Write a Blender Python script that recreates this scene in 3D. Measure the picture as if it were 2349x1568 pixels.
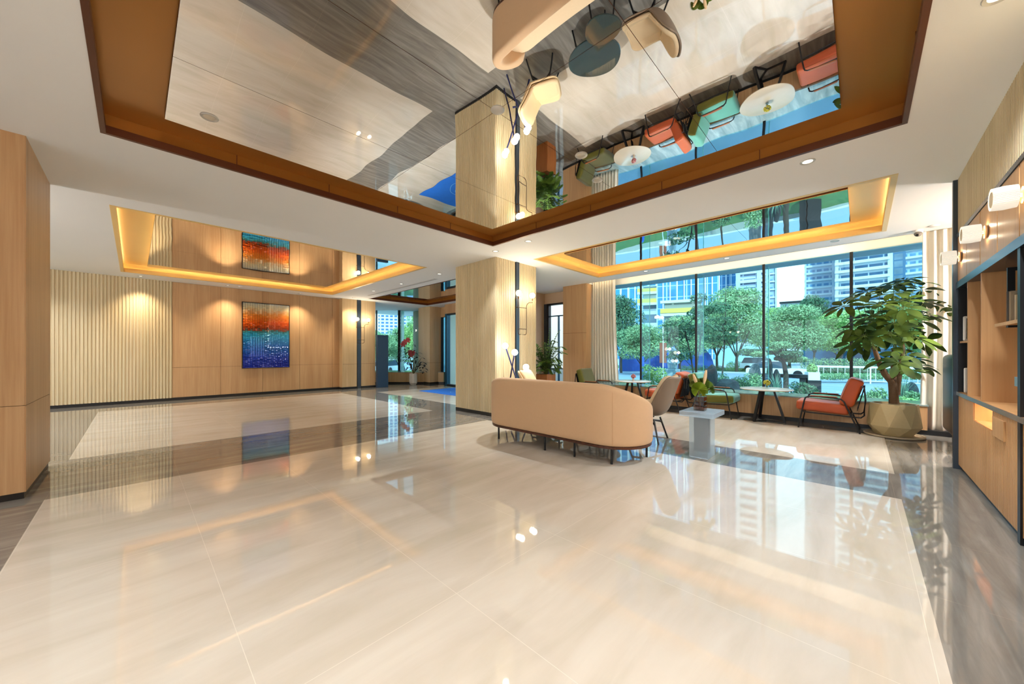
import bpy, bmesh, math, random
from mathutils import Vector, Matrix, noise as mnoise
PI = math.pi
for _o in list(bpy.data.objects): bpy.data.objects.remove(_o)
SC = bpy.context.scene
COL = SC.collection

# ------------------------------------------------------------------ camera
CAM_H = 1.2
FPX = 832.8
YAW = math.atan2(800.5, 832.8)                 # the hall's long axis lies this far right of the view
FW = Vector((math.cos(YAW), math.sin(YAW), 0)); RT = Vector((math.sin(YAW), -math.cos(YAW), 0))
cd = bpy.data.cameras.new('camera'); cam = bpy.data.objects.new('camera', cd); COL.objects.link(cam)
cam.location = (0, 0, CAM_H)
cam.rotation_euler = (PI/2, 0, YAW - PI/2)
cd.sensor_width = 36; cd.lens = 36*FPX/2349; cd.shift_y = 25/2349; cd.clip_start = .02; cd.clip_end = 900
SC.camera = cam

# ------------------------------------------------------------------ world, sun, exposure
W = bpy.data.worlds.new('sky'); SC.world = W; W.use_nodes = True
wn = W.node_tree.nodes; wl = W.node_tree.links
bg = wn['Background']
tcw = wn.new('ShaderNodeTexCoord'); sep = wn.new('ShaderNodeSeparateXYZ'); wl.new(tcw.outputs['Generated'], sep.inputs[0])
rp = wn.new('ShaderNodeValToRGB'); wl.new(sep.outputs['Z'], rp.inputs[0])
rp.color_ramp.elements[0].position = 0.0; rp.color_ramp.elements[0].color = (.92, .97, 1, 1)
rp.color_ramp.elements[1].position = .8; rp.color_ramp.elements[1].color = (.42, .68, 1, 1)
wl.new(rp.outputs[0], bg.inputs[0]); bg.inputs[1].default_value = 1.5
sd = bpy.data.lights.new('sun', 'SUN'); sd.energy = 2.8; sd.angle = math.radians(1.5); sd.color = (1, .95, .86)
sun = bpy.data.objects.new('sun', sd); COL.objects.link(sun)
sun.rotation_euler = Vector((.62, .35, -.95)).to_track_quat('-Z', 'Y').to_euler()
vs = SC.view_settings; vs.view_transform = 'Standard'; vs.look = 'None'; vs.gamma = 1; vs.use_curve_mapping = False
vs.exposure = 1.02
try:
    cy = SC.cycles
    cy.max_bounces = 8; cy.diffuse_bounces = 4; cy.glossy_bounces = 5; cy.transmission_bounces = 6; cy.transparent_max_bounces = 16
    cy.caustics_reflective = True; cy.blur_glossy = 1.0; cy.caustics_refractive = False; cy.sample_clamp_indirect = 6
except Exception: pass

DOWN = 74.0      # watts of one added fill downlight

def px(x, y, D):
    """a point D metres deep along the view axis, seen at photo pixel x, y"""
    v = FW*D + RT*((x-1174.5)/FPX*D)
    return Vector((v.x, v.y, CAM_H + D*(809-y)/FPX))

# ------------------------------------------------------------------ object helpers
class MB:
    def __init__(s): s.bm = bmesh.new(); s.mi = 0
    def _f(s, vs_):
        try:
            f = s.bm.faces.new(vs_); f.material_index = s.mi; return f
        except ValueError: return None
    def box(s, x0, x1, y0, y1, z0, z1):
        v = [s.bm.verts.new((x, y, z)) for z in (z0, z1) for y in (y0, y1) for x in (x0, x1)]
        for q in ((0,2,3,1), (4,5,7,6), (0,1,5,4), (1,3,7,5), (3,2,6,7), (2,0,4,6)): s._f([v[i] for i in q])
        return s
    def obox(s, c, ax, hx, hy, z0, z1):
        """box centred at c in plan, long axis direction ax (2D), half sizes hx, hy"""
        a = Vector((ax[0], ax[1], 0)).normalized(); b = Vector((-a.y, a.x, 0)); c = Vector((c[0], c[1], 0))
        v = [s.bm.verts.new(c + a*i*hx + b*j*hy + Vector((0, 0, z))) for z in (z0, z1) for j in (-1, 1) for i in (-1, 1)]
        for q in ((0,2,3,1), (4,5,7,6), (0,1,5,4), (1,3,7,5), (3,2,6,7), (2,0,4,6)): s._f([v[i] for i in q])
        return s
    def quad(s, *p): s._f([s.bm.verts.new(q) for q in p]); return s
    def rbox(s, x0, x1, y0, y1, z0, z1, r, seg=3):
        b = bmesh.new(); bmesh.ops.create_cube(b, size=1)
        for v in b.verts: v.co = Vector(((x0+x1)/2+v.co.x*(x1-x0), (y0+y1)/2+v.co.y*(y1-y0), (z0+z1)/2+v.co.z*(z1-z0)))
        bmesh.ops.bevel(b, geom=b.edges[:], offset=r, segments=seg, profile=.5, affect='EDGES')
        s.merge(b); return s
    def merge(s, b, M=None):
        vm = {}
        for v in b.verts: vm[v] = s.bm.verts.new(M @ v.co if M else v.co)
        for f in b.faces: s._f([vm[v] for v in f.verts])
        b.free()
    def tube(s, pts, r, n=8, cap=True, r1=None):
        pts = [Vector(p) for p in pts]; k = len(pts); rings = []
        up = None
        for i, p in enumerate(pts):
            d = (pts[min(i+1, k-1)]-pts[max(i-1, 0)]).normalized()
            if up is None: up = Vector((0, 0, 1)) if abs(d.z) < .9 else Vector((1, 0, 0))
            a = d.cross(up)
            if a.length < 1e-4: a = d.orthogonal()
            a.normalize(); b = d.cross(a).normalized(); up = -b if False else up
            rr = r if r1 is None else r+(r1-r)*i/(k-1)
            rings.append([s.bm.verts.new(p + (a*math.cos(t)+b*math.sin(t))*rr) for t in [2*PI*j/n for j in range(n)]])
        for i in range(k-1):
            for j in range(n): s._f([rings[i][j], rings[i][(j+1)%n], rings[i+1][(j+1)%n], rings[i+1][j]])
        if cap: s._f(rings[0][::-1]); s._f(rings[-1])
        return s
    def lathe(s, prof, n=24, c=(0, 0, 0), sx=1, sy=1):
        c = Vector(c); rings = []
        for r, z in prof:
            if r < 1e-5: rings.append([s.bm.verts.new(c+Vector((0, 0, z)))])
            else: rings.append([s.bm.verts.new(c+Vector((r*sx*math.cos(2*PI*j/n), r*sy*math.sin(2*PI*j/n), z))) for j in range(n)])
        for a, b in zip(rings, rings[1:]):
            for j in range(n):
                q = (a[0],) if len(a) == 1 else (a[j], a[(j+1)%n])
                w = (b[0],) if len(b) == 1 else (b[(j+1)%n], b[j])
                if len(q)+len(w) > 2: s._f(list(q)+list(w))
        return s
    def ball(s, c, r, n=16, sx=1, sy=1, sz=1):
        m = n//2
        return s.lathe([(r*math.sin(PI*i/m) if 0 < i < m else 0, -r*sz*math.cos(PI*i/m)) for i in range(m+1)], n, c, sx, sy)
    def disc(s, c, r, z0, z1, n=32):
        return s.lathe([(0, z0), (r, z0), (r, z1), (0, z1)], n, c)
    def grid(s, fn, nu, nv, closed_u=False):
        g = [[s.bm.verts.new(fn(i/nu if closed_u else i/(nu-1), j/(nv-1))) for i in range(nu)] for j in range(nv)]
        for j in range(nv-1):
            for i in range(nu if closed_u else nu-1): s._f([g[j][i], g[j][(i+1)%nu], g[j+1][(i+1)%nu], g[j+1][i]])
        return g
    def xf(s, M):
        for v in s.bm.verts: v.co = M @ v.co
        return s
    def build(s, name, mats, parent=None, smooth=False, solid=0, sub=0, loc=None, fixn=True):
        if fixn: bmesh.ops.recalc_face_normals(s.bm, faces=s.bm.faces[:])
        me = bpy.data.meshes.new(name); s.bm.to_mesh(me); s.bm.free()
        for m in (mats if isinstance(mats, (list, tuple)) else [mats]): me.materials.append(m)
        if smooth:
            for p in me.polygons: p.use_smooth = True
        o = bpy.data.objects.new(name, me); COL.objects.link(o)
        if parent: o.parent = parent
        if loc: o.location = loc
        if solid: m = o.modifiers.new('s', 'SOLIDIFY'); m.thickness = solid; m.offset = 0
        if sub: m = o.modifiers.new('u', 'SUBSURF'); m.levels = sub; m.render_levels = sub
        if smooth and not sub:
            try:
                for e in me.edges: pass
                me.set_sharp_from_angle(angle=math.radians(40))
            except Exception: pass
        return o

def tag(o, label, cat, group=None, kind=None):
    o['label'] = label; o['category'] = cat
    if group: o['group'] = group
    if kind: o['kind'] = kind
    return o
def struct(o): o['kind'] = 'structure'; return o
def thing(name, label, cat, loc=(0, 0, 0), rz=0, group=None):
    o = bpy.data.objects.new(name, None); COL.objects.link(o); o.location = loc; o.rotation_euler = (0, 0, rz)
    o.empty_display_size = .1
    return tag(o, label, cat, group)
def dup(root, loc, rz=0, label=None, group=None, scale=None, swap=None):
    r = root.copy(); COL.objects.link(r); r.location = loc; r.rotation_euler = (0, 0, rz)
    if scale: r.scale = (scale,)*3 if not isinstance(scale, tuple) else scale
    if label: r['label'] = label
    if group: r['group'] = group
    def rec(a, b):
        for ch in list(a.children):
            c = ch.copy()
            if swap and c.type == 'MESH':
                names = [m.name for m in c.data.materials]
                if any(n in swap for n in names):
                    c.data = c.data.copy()
                    for i, n in enumerate(names):
                        if n in swap: c.data.materials[i] = swap[n]
            COL.objects.link(c); c.parent = b; rec(ch, c)
    rec(root, r)
    return r

# ------------------------------------------------------------------ materials
def srgb(r, g, b):
    f = lambda c: (c/255/12.92) if c/255 <= .04045 else ((c/255+.055)/1.055)**2.4
    return (f(r), f(g), f(b), 1)
def newmat(name):
    m = bpy.data.materials.new(name); m.use_nodes = True
    return m, m.node_tree.nodes, m.node_tree.links, m.node_tree.nodes['Principled BSDF']
def M(name, col, rough=.5, metal=0, var=.12, vs_=8, bump=0, bs=200, spec=.5, sheen=0, coat=0, sub=0):
    m, n, l, b = newmat(name)
    col = tuple(col)+((1,) if len(col) == 3 else ())
    tc = n.new('ShaderNodeTexCoord'); nz = n.new('ShaderNodeTexNoise'); nz.inputs['Scale'].default_value = vs_; nz.inputs['Detail'].default_value = 3
    l.new(tc.outputs['Object'], nz.inputs['Vector'])
    mx = n.new('ShaderNodeMixRGB'); mx.inputs[1].default_value = tuple(c*(1-var) for c in col[:3])+(1,); mx.inputs[2].default_value = tuple(min(1, c*(1+var)) for c in col[:3])+(1,)
    l.new(nz.outputs[0], mx.inputs[0]); l.new(mx.outputs[0], b.inputs['Base Color'])
    b.inputs['Roughness'].default_value = rough; b.inputs['Metallic'].default_value = metal
    b.inputs['Specular IOR Level'].default_value = spec
    if sheen: b.inputs['Sheen Weight'].default_value = sheen; b.inputs['Sheen Roughness'].default_value = .4
    if coat: b.inputs['Coat Weight'].default_value = coat; b.inputs['Coat Roughness'].default_value = .05
    if bump:
        n2 = n.new('ShaderNodeTexNoise'); n2.inputs['Scale'].default_value = bs; l.new(tc.outputs['Object'], n2.inputs['Vector'])
        bp = n.new('ShaderNodeBump'); bp.inputs['Strength'].default_value = bump; bp.inputs['Distance'].default_value = .004
        l.new(n2.outputs[0], bp.inputs['Height']); l.new(bp.outputs[0], b.inputs['Normal'])
    return m
def emit(name, col, st):
    m, n, l, b = newmat(name)
    b.inputs['Base Color'].default_value = (.8, .8, .8, 1)
    b.inputs['Emission Color'].default_value = tuple(col)+(1,); b.inputs['Emission Strength'].default_value = st
    return m
def wood(name, c0, c1, rough=.42, axis=2, sc=38, stretch=1.1, spec=.4, seams=None):
    m, n, l, b = newmat(name)
    tc = n.new('ShaderNodeTexCoord'); mp = n.new('ShaderNodeMapping')
    s = [sc, sc, sc]; s[axis] = stretch; mp.inputs['Scale'].default_value = s
    l.new(tc.outputs['Object'], mp.inputs[0])
    nz = n.new('ShaderNodeTexNoise'); nz.inputs['Scale'].default_value = 1; nz.inputs['Detail'].default_value = 6; nz.inputs['Roughness'].default_value = .6; nz.inputs['Distortion'].default_value = .25
    l.new(mp.outputs[0], nz.inputs['Vector'])
    mp2 = n.new('ShaderNodeMapping'); s2 = [3.2, 3.2, 3.2]; s2[axis] = .25; mp2.inputs['Scale'].default_value = s2; l.new(tc.outputs['Object'], mp2.inputs[0])
    n2 = n.new('ShaderNodeTexNoise'); n2.inputs['Scale'].default_value = 1; n2.inputs['Detail'].default_value = 2; l.new(mp2.outputs[0], n2.inputs['Vector'])
    ad = n.new('ShaderNodeMath'); ad.operation = 'MULTIPLY_ADD'; l.new(n2.outputs[0], ad.inputs[0]); ad.inputs[1].default_value = .55; 
    sm = n.new('ShaderNodeMath'); sm.operation = 'MULTIPLY'; l.new(nz.outputs[0], sm.inputs[0]); sm.inputs[1].default_value = .6; l.new(sm.outputs[0], ad.inputs[2])
    r = n.new('ShaderNodeValToRGB'); r.color_ramp.elements[0].position = .38; r.color_ramp.elements[0].color = c0; r.color_ramp.elements[1].position = .76; r.color_ramp.elements[1].color = c1
    l.new(ad.outputs[0], r.inputs[0]); l.new(r.outputs[0], b.inputs['Base Color'])
    b.inputs['Roughness'].default_value = rough; b.inputs['Specular IOR Level'].default_value = spec
    return m
W0, W1 = srgb(180, 136, 92), srgb(206, 168, 124)
wood_wall = wood('oak_panelling', W0, W1)
wood_wall_pale = wood('oak_panelling_pale', srgb(190, 156, 112), srgb(216, 186, 142))
wood_slat = wood('slatted_oak', srgb(200, 178, 138), srgb(224, 206, 168), rough=.5)
wood_dark = wood('walnut', srgb(52, 26, 14), srgb(92, 50, 28), axis=0)
wood_shelf = wood('oak_shelving', srgb(186, 138, 88), srgb(208, 162, 112))
white_paint = M('white_paint', srgb(240, 238, 234), .75, var=.02, vs_=1)
black_base = M('black_skirting', (.008, .008, .009), .4)
black_metal = M('black_metal', (.012, .012, .014), .38, metal=.3)
steel_dark = M('gunmetal', srgb(74, 82, 92), .3, metal=.7, var=.04)
steel = M('brushed_steel', srgb(190, 184, 172), .3, metal=.9)
brass = M('bronzed_brass', srgb(172, 118, 52), .3, metal=.55, var=.06, vs_=2, spec=.5)
brass_dark = M('dark_bronze', srgb(96, 52, 26), .4, metal=.4, var=.06)
gold = M('brass_lit', srgb(236, 198, 122), .35, metal=.15, var=.04, vs_=2)  # the coffer brass again, coloured lighter for the LED glow on it
led = emit('warm_led', (1, .84, .50), 36)
led_out = emit('warm_led_strip', (1, .83, .48), 3)
led_soft = emit('slot_led', (1, .78, .48), 6)
globe_mat = emit('lit_globe', (1, .88, .62), 14)
globe_mat2 = emit('lit_globe_pale', (1, .95, .84), 9)
def wavebump(n, l, b, sc, dist, st=1):
    tc = n.new('ShaderNodeTexCoord'); nz = n.new('ShaderNodeTexNoise'); nz.inputs['Scale'].default_value = sc; nz.inputs['Detail'].default_value = 1
    l.new(tc.outputs['Object'], nz.inputs['Vector'])
    bp = n.new('ShaderNodeBump'); bp.inputs['Strength'].default_value = st; bp.inputs['Distance'].default_value = dist
    l.new(nz.outputs[0], bp.inputs['Height']); l.new(bp.outputs[0], b.inputs['Normal'])
mirror, n, l, b = newmat('mirror_polished_steel')
b.inputs['Base Color'].default_value = (.92, .905, .88, 1); b.inputs['Metallic'].default_value = 1; b.inputs['Roughness'].default_value = .0
wavebump(n, l, b, 1.4, .0035)

def stone(name, ca, cb, cc, rough, lines, streak=(1.0, 7.0), ang=-40, contrast=(.35, .7), spec=.5, coat=0, grout=(.75,.68,.55,1)):
    m, n, l, b = newmat(name)
    tc = n.new('ShaderNodeTexCoord'); mp = n.new('ShaderNodeMapping'); mp.inputs['Rotation'].default_value = (0, 0, math.radians(ang)); mp.inputs['Scale'].default_value = (streak[0], streak[1], 1)
    l.new(tc.outputs['Object'], mp.inputs[0])
    nz = n.new('ShaderNodeTexNoise'); nz.inputs['Scale'].default_value = 1; nz.inputs['Detail'].default_value = 7; nz.inputs['Roughness'].default_value = .58; nz.inputs['Distortion'].default_value = .5
    l.new(mp.outputs[0], nz.inputs['Vector'])
    r = n.new('ShaderNodeValToRGB'); e = r.color_ramp.elements; e[0].position = contrast[0]; e[0].color = ca; e[1].position = contrast[1]; e[1].color = cb
    e2 = e.new((contrast[0]+contrast[1])/2); e2.color = cc
    l.new(nz.outputs[0], r.inputs[0])
    out = r.outputs[0]
    sp = n.new('ShaderNodeSeparateXYZ'); l.new(tc.outputs['Object'], sp.inputs[0])
    for axn, x0, p in lines:
        w = n.new('ShaderNodeMath'); w.operation = 'WRAP'
        sb = n.new('ShaderNodeMath'); sb.operation = 'SUBTRACT'; l.new(sp.outputs[axn], sb.inputs[0]); sb.inputs[1].default_value = x0
        l.new(sb.outputs[0], w.inputs[0]); w.inputs[1].default_value = p/2; w.inputs[2].default_value = -p/2
        a = n.new('ShaderNodeMath'); a.operation = 'ABSOLUTE'; l.new(w.outputs[0], a.inputs[0])
        lt = n.new('ShaderNodeMath'); lt.operation = 'LESS_THAN'; l.new(a.outputs[0], lt.inputs[0]); lt.inputs[1].default_value = .0011
        mx = n.new('ShaderNodeMixRGB'); l.new(lt.outputs[0], mx.inputs[0]); l.new(out, mx.inputs[1]); mx.inputs[2].default_value = grout
        out = mx.outputs[0]
    l.new(out, b.inputs['Base Color']); b.inputs['Roughness'].default_value = rough; b.inputs['Specular IOR Level'].default_value = spec
    if coat: b.inputs['Coat Weight'].default_value = coat; b.inputs['Coat Roughness'].default_value = .01
    wavebump(n, l, b, 2.2, .0006)
    return m
cream = stone('cream_stone_tile', srgb(192, 182, 164), srgb(211, 203, 189), srgb(203, 193, 178), .025, (('X', .305, .81), ('Y', 1.455, 1.66)), streak=(1.1, 5.0), ang=30, contrast=(.28, .74), grout=srgb(222, 213, 198))
dark_stone = stone('grey_brown_stone_tile', srgb(112, 107, 100), srgb(146, 141, 133), srgb(128, 123, 115), .03, (('X', .305, .81), ('Y', 1.455, 1.66)), streak=(1.3, 12), contrast=(.32, .7), grout=srgb(150, 140, 128))
sill_stone = stone('polished_sill_stone', srgb(120, 140, 140), srgb(170, 186, 184), srgb(144, 162, 160), .08, ())

def glass(name, tint, refl=1.0, rough=0):
    m = bpy.data.materials.new(name); m.use_nodes = True; n = m.node_tree.nodes; l = m.node_tree.links; n.clear()
    o = n.new('ShaderNodeOutputMaterial'); mx = n.new('ShaderNodeMixShader'); t = n.new('ShaderNodeBsdfTransparent'); g = n.new('ShaderNodeBsdfGlossy')
    t.inputs[0].default_value = tuple(tint)+(1,); g.inputs['Roughness'].default_value = rough
    fr = n.new('ShaderNodeFresnel'); fr.inputs[0].default_value = 1.5; ge = n.new('ShaderNodeNewGeometry')
    iv = n.new('ShaderNodeMath'); iv.operation = 'SUBTRACT'; iv.inputs[0].default_value = refl; l.new(ge.outputs['Backfacing'], iv.inputs[1]); iv.use_clamp = True
    mu = n.new('ShaderNodeMath'); mu.operation = 'MULTIPLY'; l.new(fr.outputs[0], mu.inputs[0]); l.new(iv.outputs[0], mu.inputs[1])
    l.new(mu.outputs[0], mx.inputs[0]); l.new(t.outputs[0], mx.inputs[1]); l.new(g.outputs[0], mx.inputs[2]); l.new(mx.outputs[0], o.inputs[0])
    return m
pane_mat = glass('window_glass', (.70, .93, .97))
clear_glass = glass('clear_glass', (.93, .95, .95))
fin_glass = glass('fin_glass', (.86, .97, .96), .5)

# ================================================================== THE ROOM
H = 2.99
def rects_mesh(mb, xs, ys, zfn, fill):
    for i in range(len(xs)-1):
        for j in range(len(ys)-1):
            k = fill((xs[i]+xs[i+1])/2, (ys[j]+ys[j+1])/2)
            if k is None: continue
            mb.mi = k; z = zfn
            mb.quad((xs[i], ys[j], z), (xs[i+1], ys[j], z), (xs[i+1], ys[j+1], z), (xs[i], ys[j+1], z))
# floor: cream fields in a grey-brown band pattern
def zone(x, y):
    if -.51 < x < 4.36 and -.24 < y < 4.81: return 0
    if -.51 < x < 4.30 and 6.42 < y < 11.2: return 0
    if 5.22 < x < 7.55 and -.24 < y < 4.81: return 0
    if 5.15 < x < 7.75 and 6.42 < y < 10.7: return 0
    return 1
mb = MB(); rects_mesh(mb, [-6, -.51, 4.30, 4.36, 5.15, 5.22, 7.55, 7.75, 9.0], [-5, -.24, 4.81, 6.42, 10.7, 11.2, 16], 0, zone)
bmesh.ops.remove_doubles(mb.bm, verts=mb.bm.verts[:], dist=1e-4)
struct(mb.build('floor', [cream, dark_stone], fixn=False))

# ceiling with four coffers cut out and a slot along the window
COF = [(-.16, 4.14, -.23, 4.42), (5.33, 7.60, -.22, 4.46), (-.16, 4.20, 6.60, 11.70), (5.41, 7.62, 7.10, 11.73)]
def inroom(x, y):
    if x > 5.85 and y > 12.5: return True
    return y < 12.7
def cfill(x, y):
    for a, b_, c, d in COF:
        if a < x < b_ and c < y < d: return None
    if x > 8.12 and -3 < y < 5.08: return None
    return 0 if inroom(x, y) else None
mb = MB(); xs = sorted({-6, -.16, 4.14, 4.20, 5.33, 5.41, 5.85, 7.60, 7.62, 8.12, 9.2}); ys = sorted({-5, -3, -.23, -.22, 4.42, 4.46, 5.08, 6.6, 7.1, 11.7, 11.73, 12.5, 12.7, 16})
rects_mesh(mb, xs, ys, H, cfill); bmesh.ops.remove_doubles(mb.bm, verts=mb.bm.verts[:], dist=1e-4)
ceil = struct(mb.build('ceiling', white_paint, fixn=False))
struct(MB().box(-6, 9.2, -5, 16, 3.3, 3.5).build('ceiling', white_paint))          # slab above
# window slot
mb = MB(); mb.box(8.10, 8.12, -3, 5.08, H, 3.22); mb.box(8.10, 8.9, -3, 5.10, 3.2, 3.23); mb.box(8.60, 8.66, -3, 5.08, 2.94, 3.2); mb.box(8.10, 8.66, 5.08, 5.10, H, 3.22)
struct(mb.build('trim_1', white_paint))
struct(MB().box(8.13, 8.16, -2.9, 5.05, 3.165, 3.19).build('trim_2', led_soft))
# outside soffit
struct(MB().box(8.66, 9.45, -6, 16, 3.0, 3.28).build('trim_3', M('soffit', srgb(170, 180, 190), .7)))

# walls ---------------------------------------------------------------
def ribbed(mb, p0, p1, z0, z1, pitch, w, d, side):
    """one continuous ribbed sheet from p0 to p1; side = unit normal the ribs stand towards"""
    p0 = Vector((p0[0], p0[1])); p1 = Vector((p1[0], p1[1])); L = (p1-p0).length; t = (p1-p0)/L; s = Vector(side)
    n_ = max(1, int(round(L/pitch))); pt = L/n_; pts = []
    for i in range(n_):
        a = i*pt; g = (pt-w)/2; e = w*.12
        for q, dd in ((0, 0), (g, 0), (g+e, d), (g+w-e, d), (g+w, 0)): pts.append(p0+t*(a+q)+s*dd)
    pts.append(p1.copy())
    lo = [mb.bm.verts.new((p.x, p.y, z0)) for p in pts]; hi = [mb.bm.verts.new((p.x, p.y, z1)) for p in pts]
    for i in range(len(pts)-1): mb._f([lo[i], lo[i+1], hi[i+1], hi[i]])
def panels(mb, seams_x, zs, y, th=.02, gap=.003, flip=1):
    """wall boards in the XZ plane with fine shadow gaps"""
    for a, b_ in zip(seams_x, seams_x[1:]):
        for c, d in zip(zs, zs[1:]): mb.box(a+gap, b_-gap, y, y+th, c+gap, d-gap)
dark_gap = M('dark_gap', srgb(110, 72, 40), .8)
# left (far) wall
wl_ = struct(MB().box(-6, 5.85, 12.52, 12.7, 0, H).build('wall_left', dark_gap))
mb = MB(); panels(mb, [.66, 1.62, 2.58, 3.54, 4.50, 4.74], [.07, .83, H], 12.50); mb.build('wood_panel', wood_wall, wl_)
mb = MB(); ribbed(mb, (-6, 12.50), (.66, 12.50), .07, H, .0575, .036, .022, (0, -1)); mb.build('slatted_panel', wood_slat, wl_, fixn=False)
mb = MB(); panels(mb, [4.72, 5.20], [.07, .83, H], 12.25); panels(mb, [5.34, 5.85], [.07, .83, H], 12.25)
mb.box(4.72, 4.74, 12.27, 12.5, .07, H); mb.box(5.83, 5.85, 12.27, 12.5, .07, H); mb.build('wood_panel', wood_wall_pale, wl_)
MB().box(4.74, 5.83, 12.28, 12.51, 0, H).build('pilaster_core', dark_gap, wl_)
MB().box(5.21, 5.33, 12.235, 12.28, 0, H).build('metal_strip', steel_dark, wl_)
struct(MB().box(-6, 4.74, 12.485, 12.52, 0, .07).build('baseboard_left', black_base))
struct(MB().box(4.71, 5.2, 12.235, 12.5, 0, .07).build('baseboard_left', black_base)); struct(MB().box(5.34, 5.86, 12.235, 12.5, 0, .07).build('baseboard_left', black_base))
# bay beyond the pilaster
struct(MB().box(5.80, 5.86, 12.52, 16, 0, H).build('wall_bay_side', wood_wall))
ax = (-RT.x, -RT.y)
c1 = FW*14.28 + RT*(-3.6)
lw = struct(MB().obox((c1.x, c1.y), ax, 2.3, .05, .06, .43).build('wall_bay', wood_wall_pale))
struct(MB().obox((c1.x, c1.y), ax, 2.3, .04, 0, .06).build('baseboard_bay', black_base))
c2 = FW*14.85 + RT*(-3.9)
struct(MB().obox((c2.x, c2.y), ax, 2.5, .62, .43, .455).build('trim_4', sill_stone))
c3 = FW*15.35 + RT*(-4.2)
w2 = struct(MB().obox((c3.x, c3.y), ax, 2.6, .006, .455, H).build('window_2', pane_mat))
for k, xx in enumerate((864, 916)):
    q = FW*15.3 + RT*((xx-1174.5)/FPX*15.3); MB().obox((q.x, q.y), ax, .045 if k else .02, .05, .455, H).build('mullion', black_metal, w2)
q = FW*15.5 + RT*((923.5-1174.5)/FPX*15.5); MB().obox((q.x, q.y), (FW.x, FW.y), .2, .008, .455, H).build('glass_fin', M('fin_edge', srgb(150, 205, 190), .2, var=.02), w2)
# wood pier, recess and entrance on the window side, beyond the column
pr = struct(MB().box(7.87, 8.38, 11.95, 12.75, .07, H).build('wall_entrance_pier', wood_wall_pale))
MB().box(7.866, 7.87, 11.95, 12.75, .82, .826).build('seam', dark_gap, pr); MB().box(7.87, 8.38, 11.946, 11.95, .82, .826).build('seam', dark_gap, pr)
struct(MB().box(7.86, 8.38, 11.94, 12.75, 0, .07).build('baseboard_pier', black_base))
mb = MB(); mb.box(8.38, 8.5, 11.92, 14, 0, H); mb.box(8.38, 8.5, 11.1, 11.92, 2.6, H); mb.box(8.02, 8.5, 11.10, 11.14, 0, H); mb.box(8.38, 8.5, 11.1, 11.5, 0, 2.6)
struct(mb.build('wall_entrance_recess', wood_wall))
struct(MB().box(8.13, 8.95, 11.05, 11.10, -.1, 3.0).build('wall_entrance_cladding', M('pale_cladding_panel', srgb(232, 236, 230), .6, var=.02)))
s_ = struct(MB().box(8.40, 8.42, 11.5, 11.92, 0, 2.6).build('window_3', glass('slit_glass', (.4, .6, .7))))
for a in (11.5, 11.88): MB().box(8.36, 8.46, a, a+.04, 0, 2.6).build('frame', black_metal, s_)
struct(MB().box(7.99, 8.2, 6.9, 11.14, 2.64, H).build('wall_entrance_header', wood_wall))
dframe = M('blue_black_frame', srgb(30, 78, 104), .3, metal=.4)
d1 = struct(MB().box(8.04, 8.06, 7.0, 10.98, .06, 2.6).build('door_1', glass('entrance_glass', (.82, .96, .95))))
for a, b_ in ((10.98, 11.10), (9.66, 9.74), (8.36, 8.42), (6.96, 7.04)): MB().box(7.97, 8.12, a, b_, 0, 2.64).build('frame', dframe, d1)
MB().box(7.97, 8.12, 7.04, 10.98, 2.59, 2.64).build('frame', black_metal, d1); MB().box(7.97, 8.12, 7.04, 10.98, 0, .05).build('threshold', black_metal, d1)
# outside cladding seen through the entrance
struct(MB().box(11.2, 11.3, 7.3, 16.4, -.3, 3.6).build('wall_porch', M('pale_cladding', srgb(222, 228, 222), .6, var=.03)))
# recess door right of the column
mb = MB(); mb.box(8.0, 8.72, 6.94, 7.0, 0, H); mb.box(8.66, 8.72, 5.75, 6.94, 2.67, H)
struct(mb.build('wall_side_recess', M('beige_wall_covering', srgb(214, 182, 150), .6, var=.04)))
d2 = struct(MB().box(8.69, 8.70, 5.8, 6.8, .05, 2.62).build('door_2', clear_glass))
MB().box(8.62, 8.74, 6.84, 6.94, 0, 2.67).build('frame', steel_dark, d2); MB().box(8.62, 8.74, 6.76, 6.82, 0, 2.67).build('frame', black_metal, d2)
MB().box(8.62, 8.74, 5.8, 6.84, 2.62, 2.67).build('frame', black_metal, d2); MB().box(8.66, 8.72, 5.8, 6.78, .72, .75).build('rail', dframe, d2)
MB().box(8.66, 8.72, 5.8, 6.78, 2.28, 2.31).build('rail', dframe, d2); MB().box(8.66, 8.72, 6.42, 6.45, 0, 2.3).build('rail', dframe, d2)
# wood pier beside the curtain
wp = struct(MB().box(8.05, 8.62, 5.09, 5.82, .06, H).build('wall_window_pier', wood_wall))
MB().box(8.044, 8.05, 5.09, 5.82, 1.72, 1.726).build('seam', dark_gap, wp)
struct(MB().box(8.04, 8.62, 5.08, 5.83, 0, .06).build('baseboard_pier', black_base))
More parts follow.
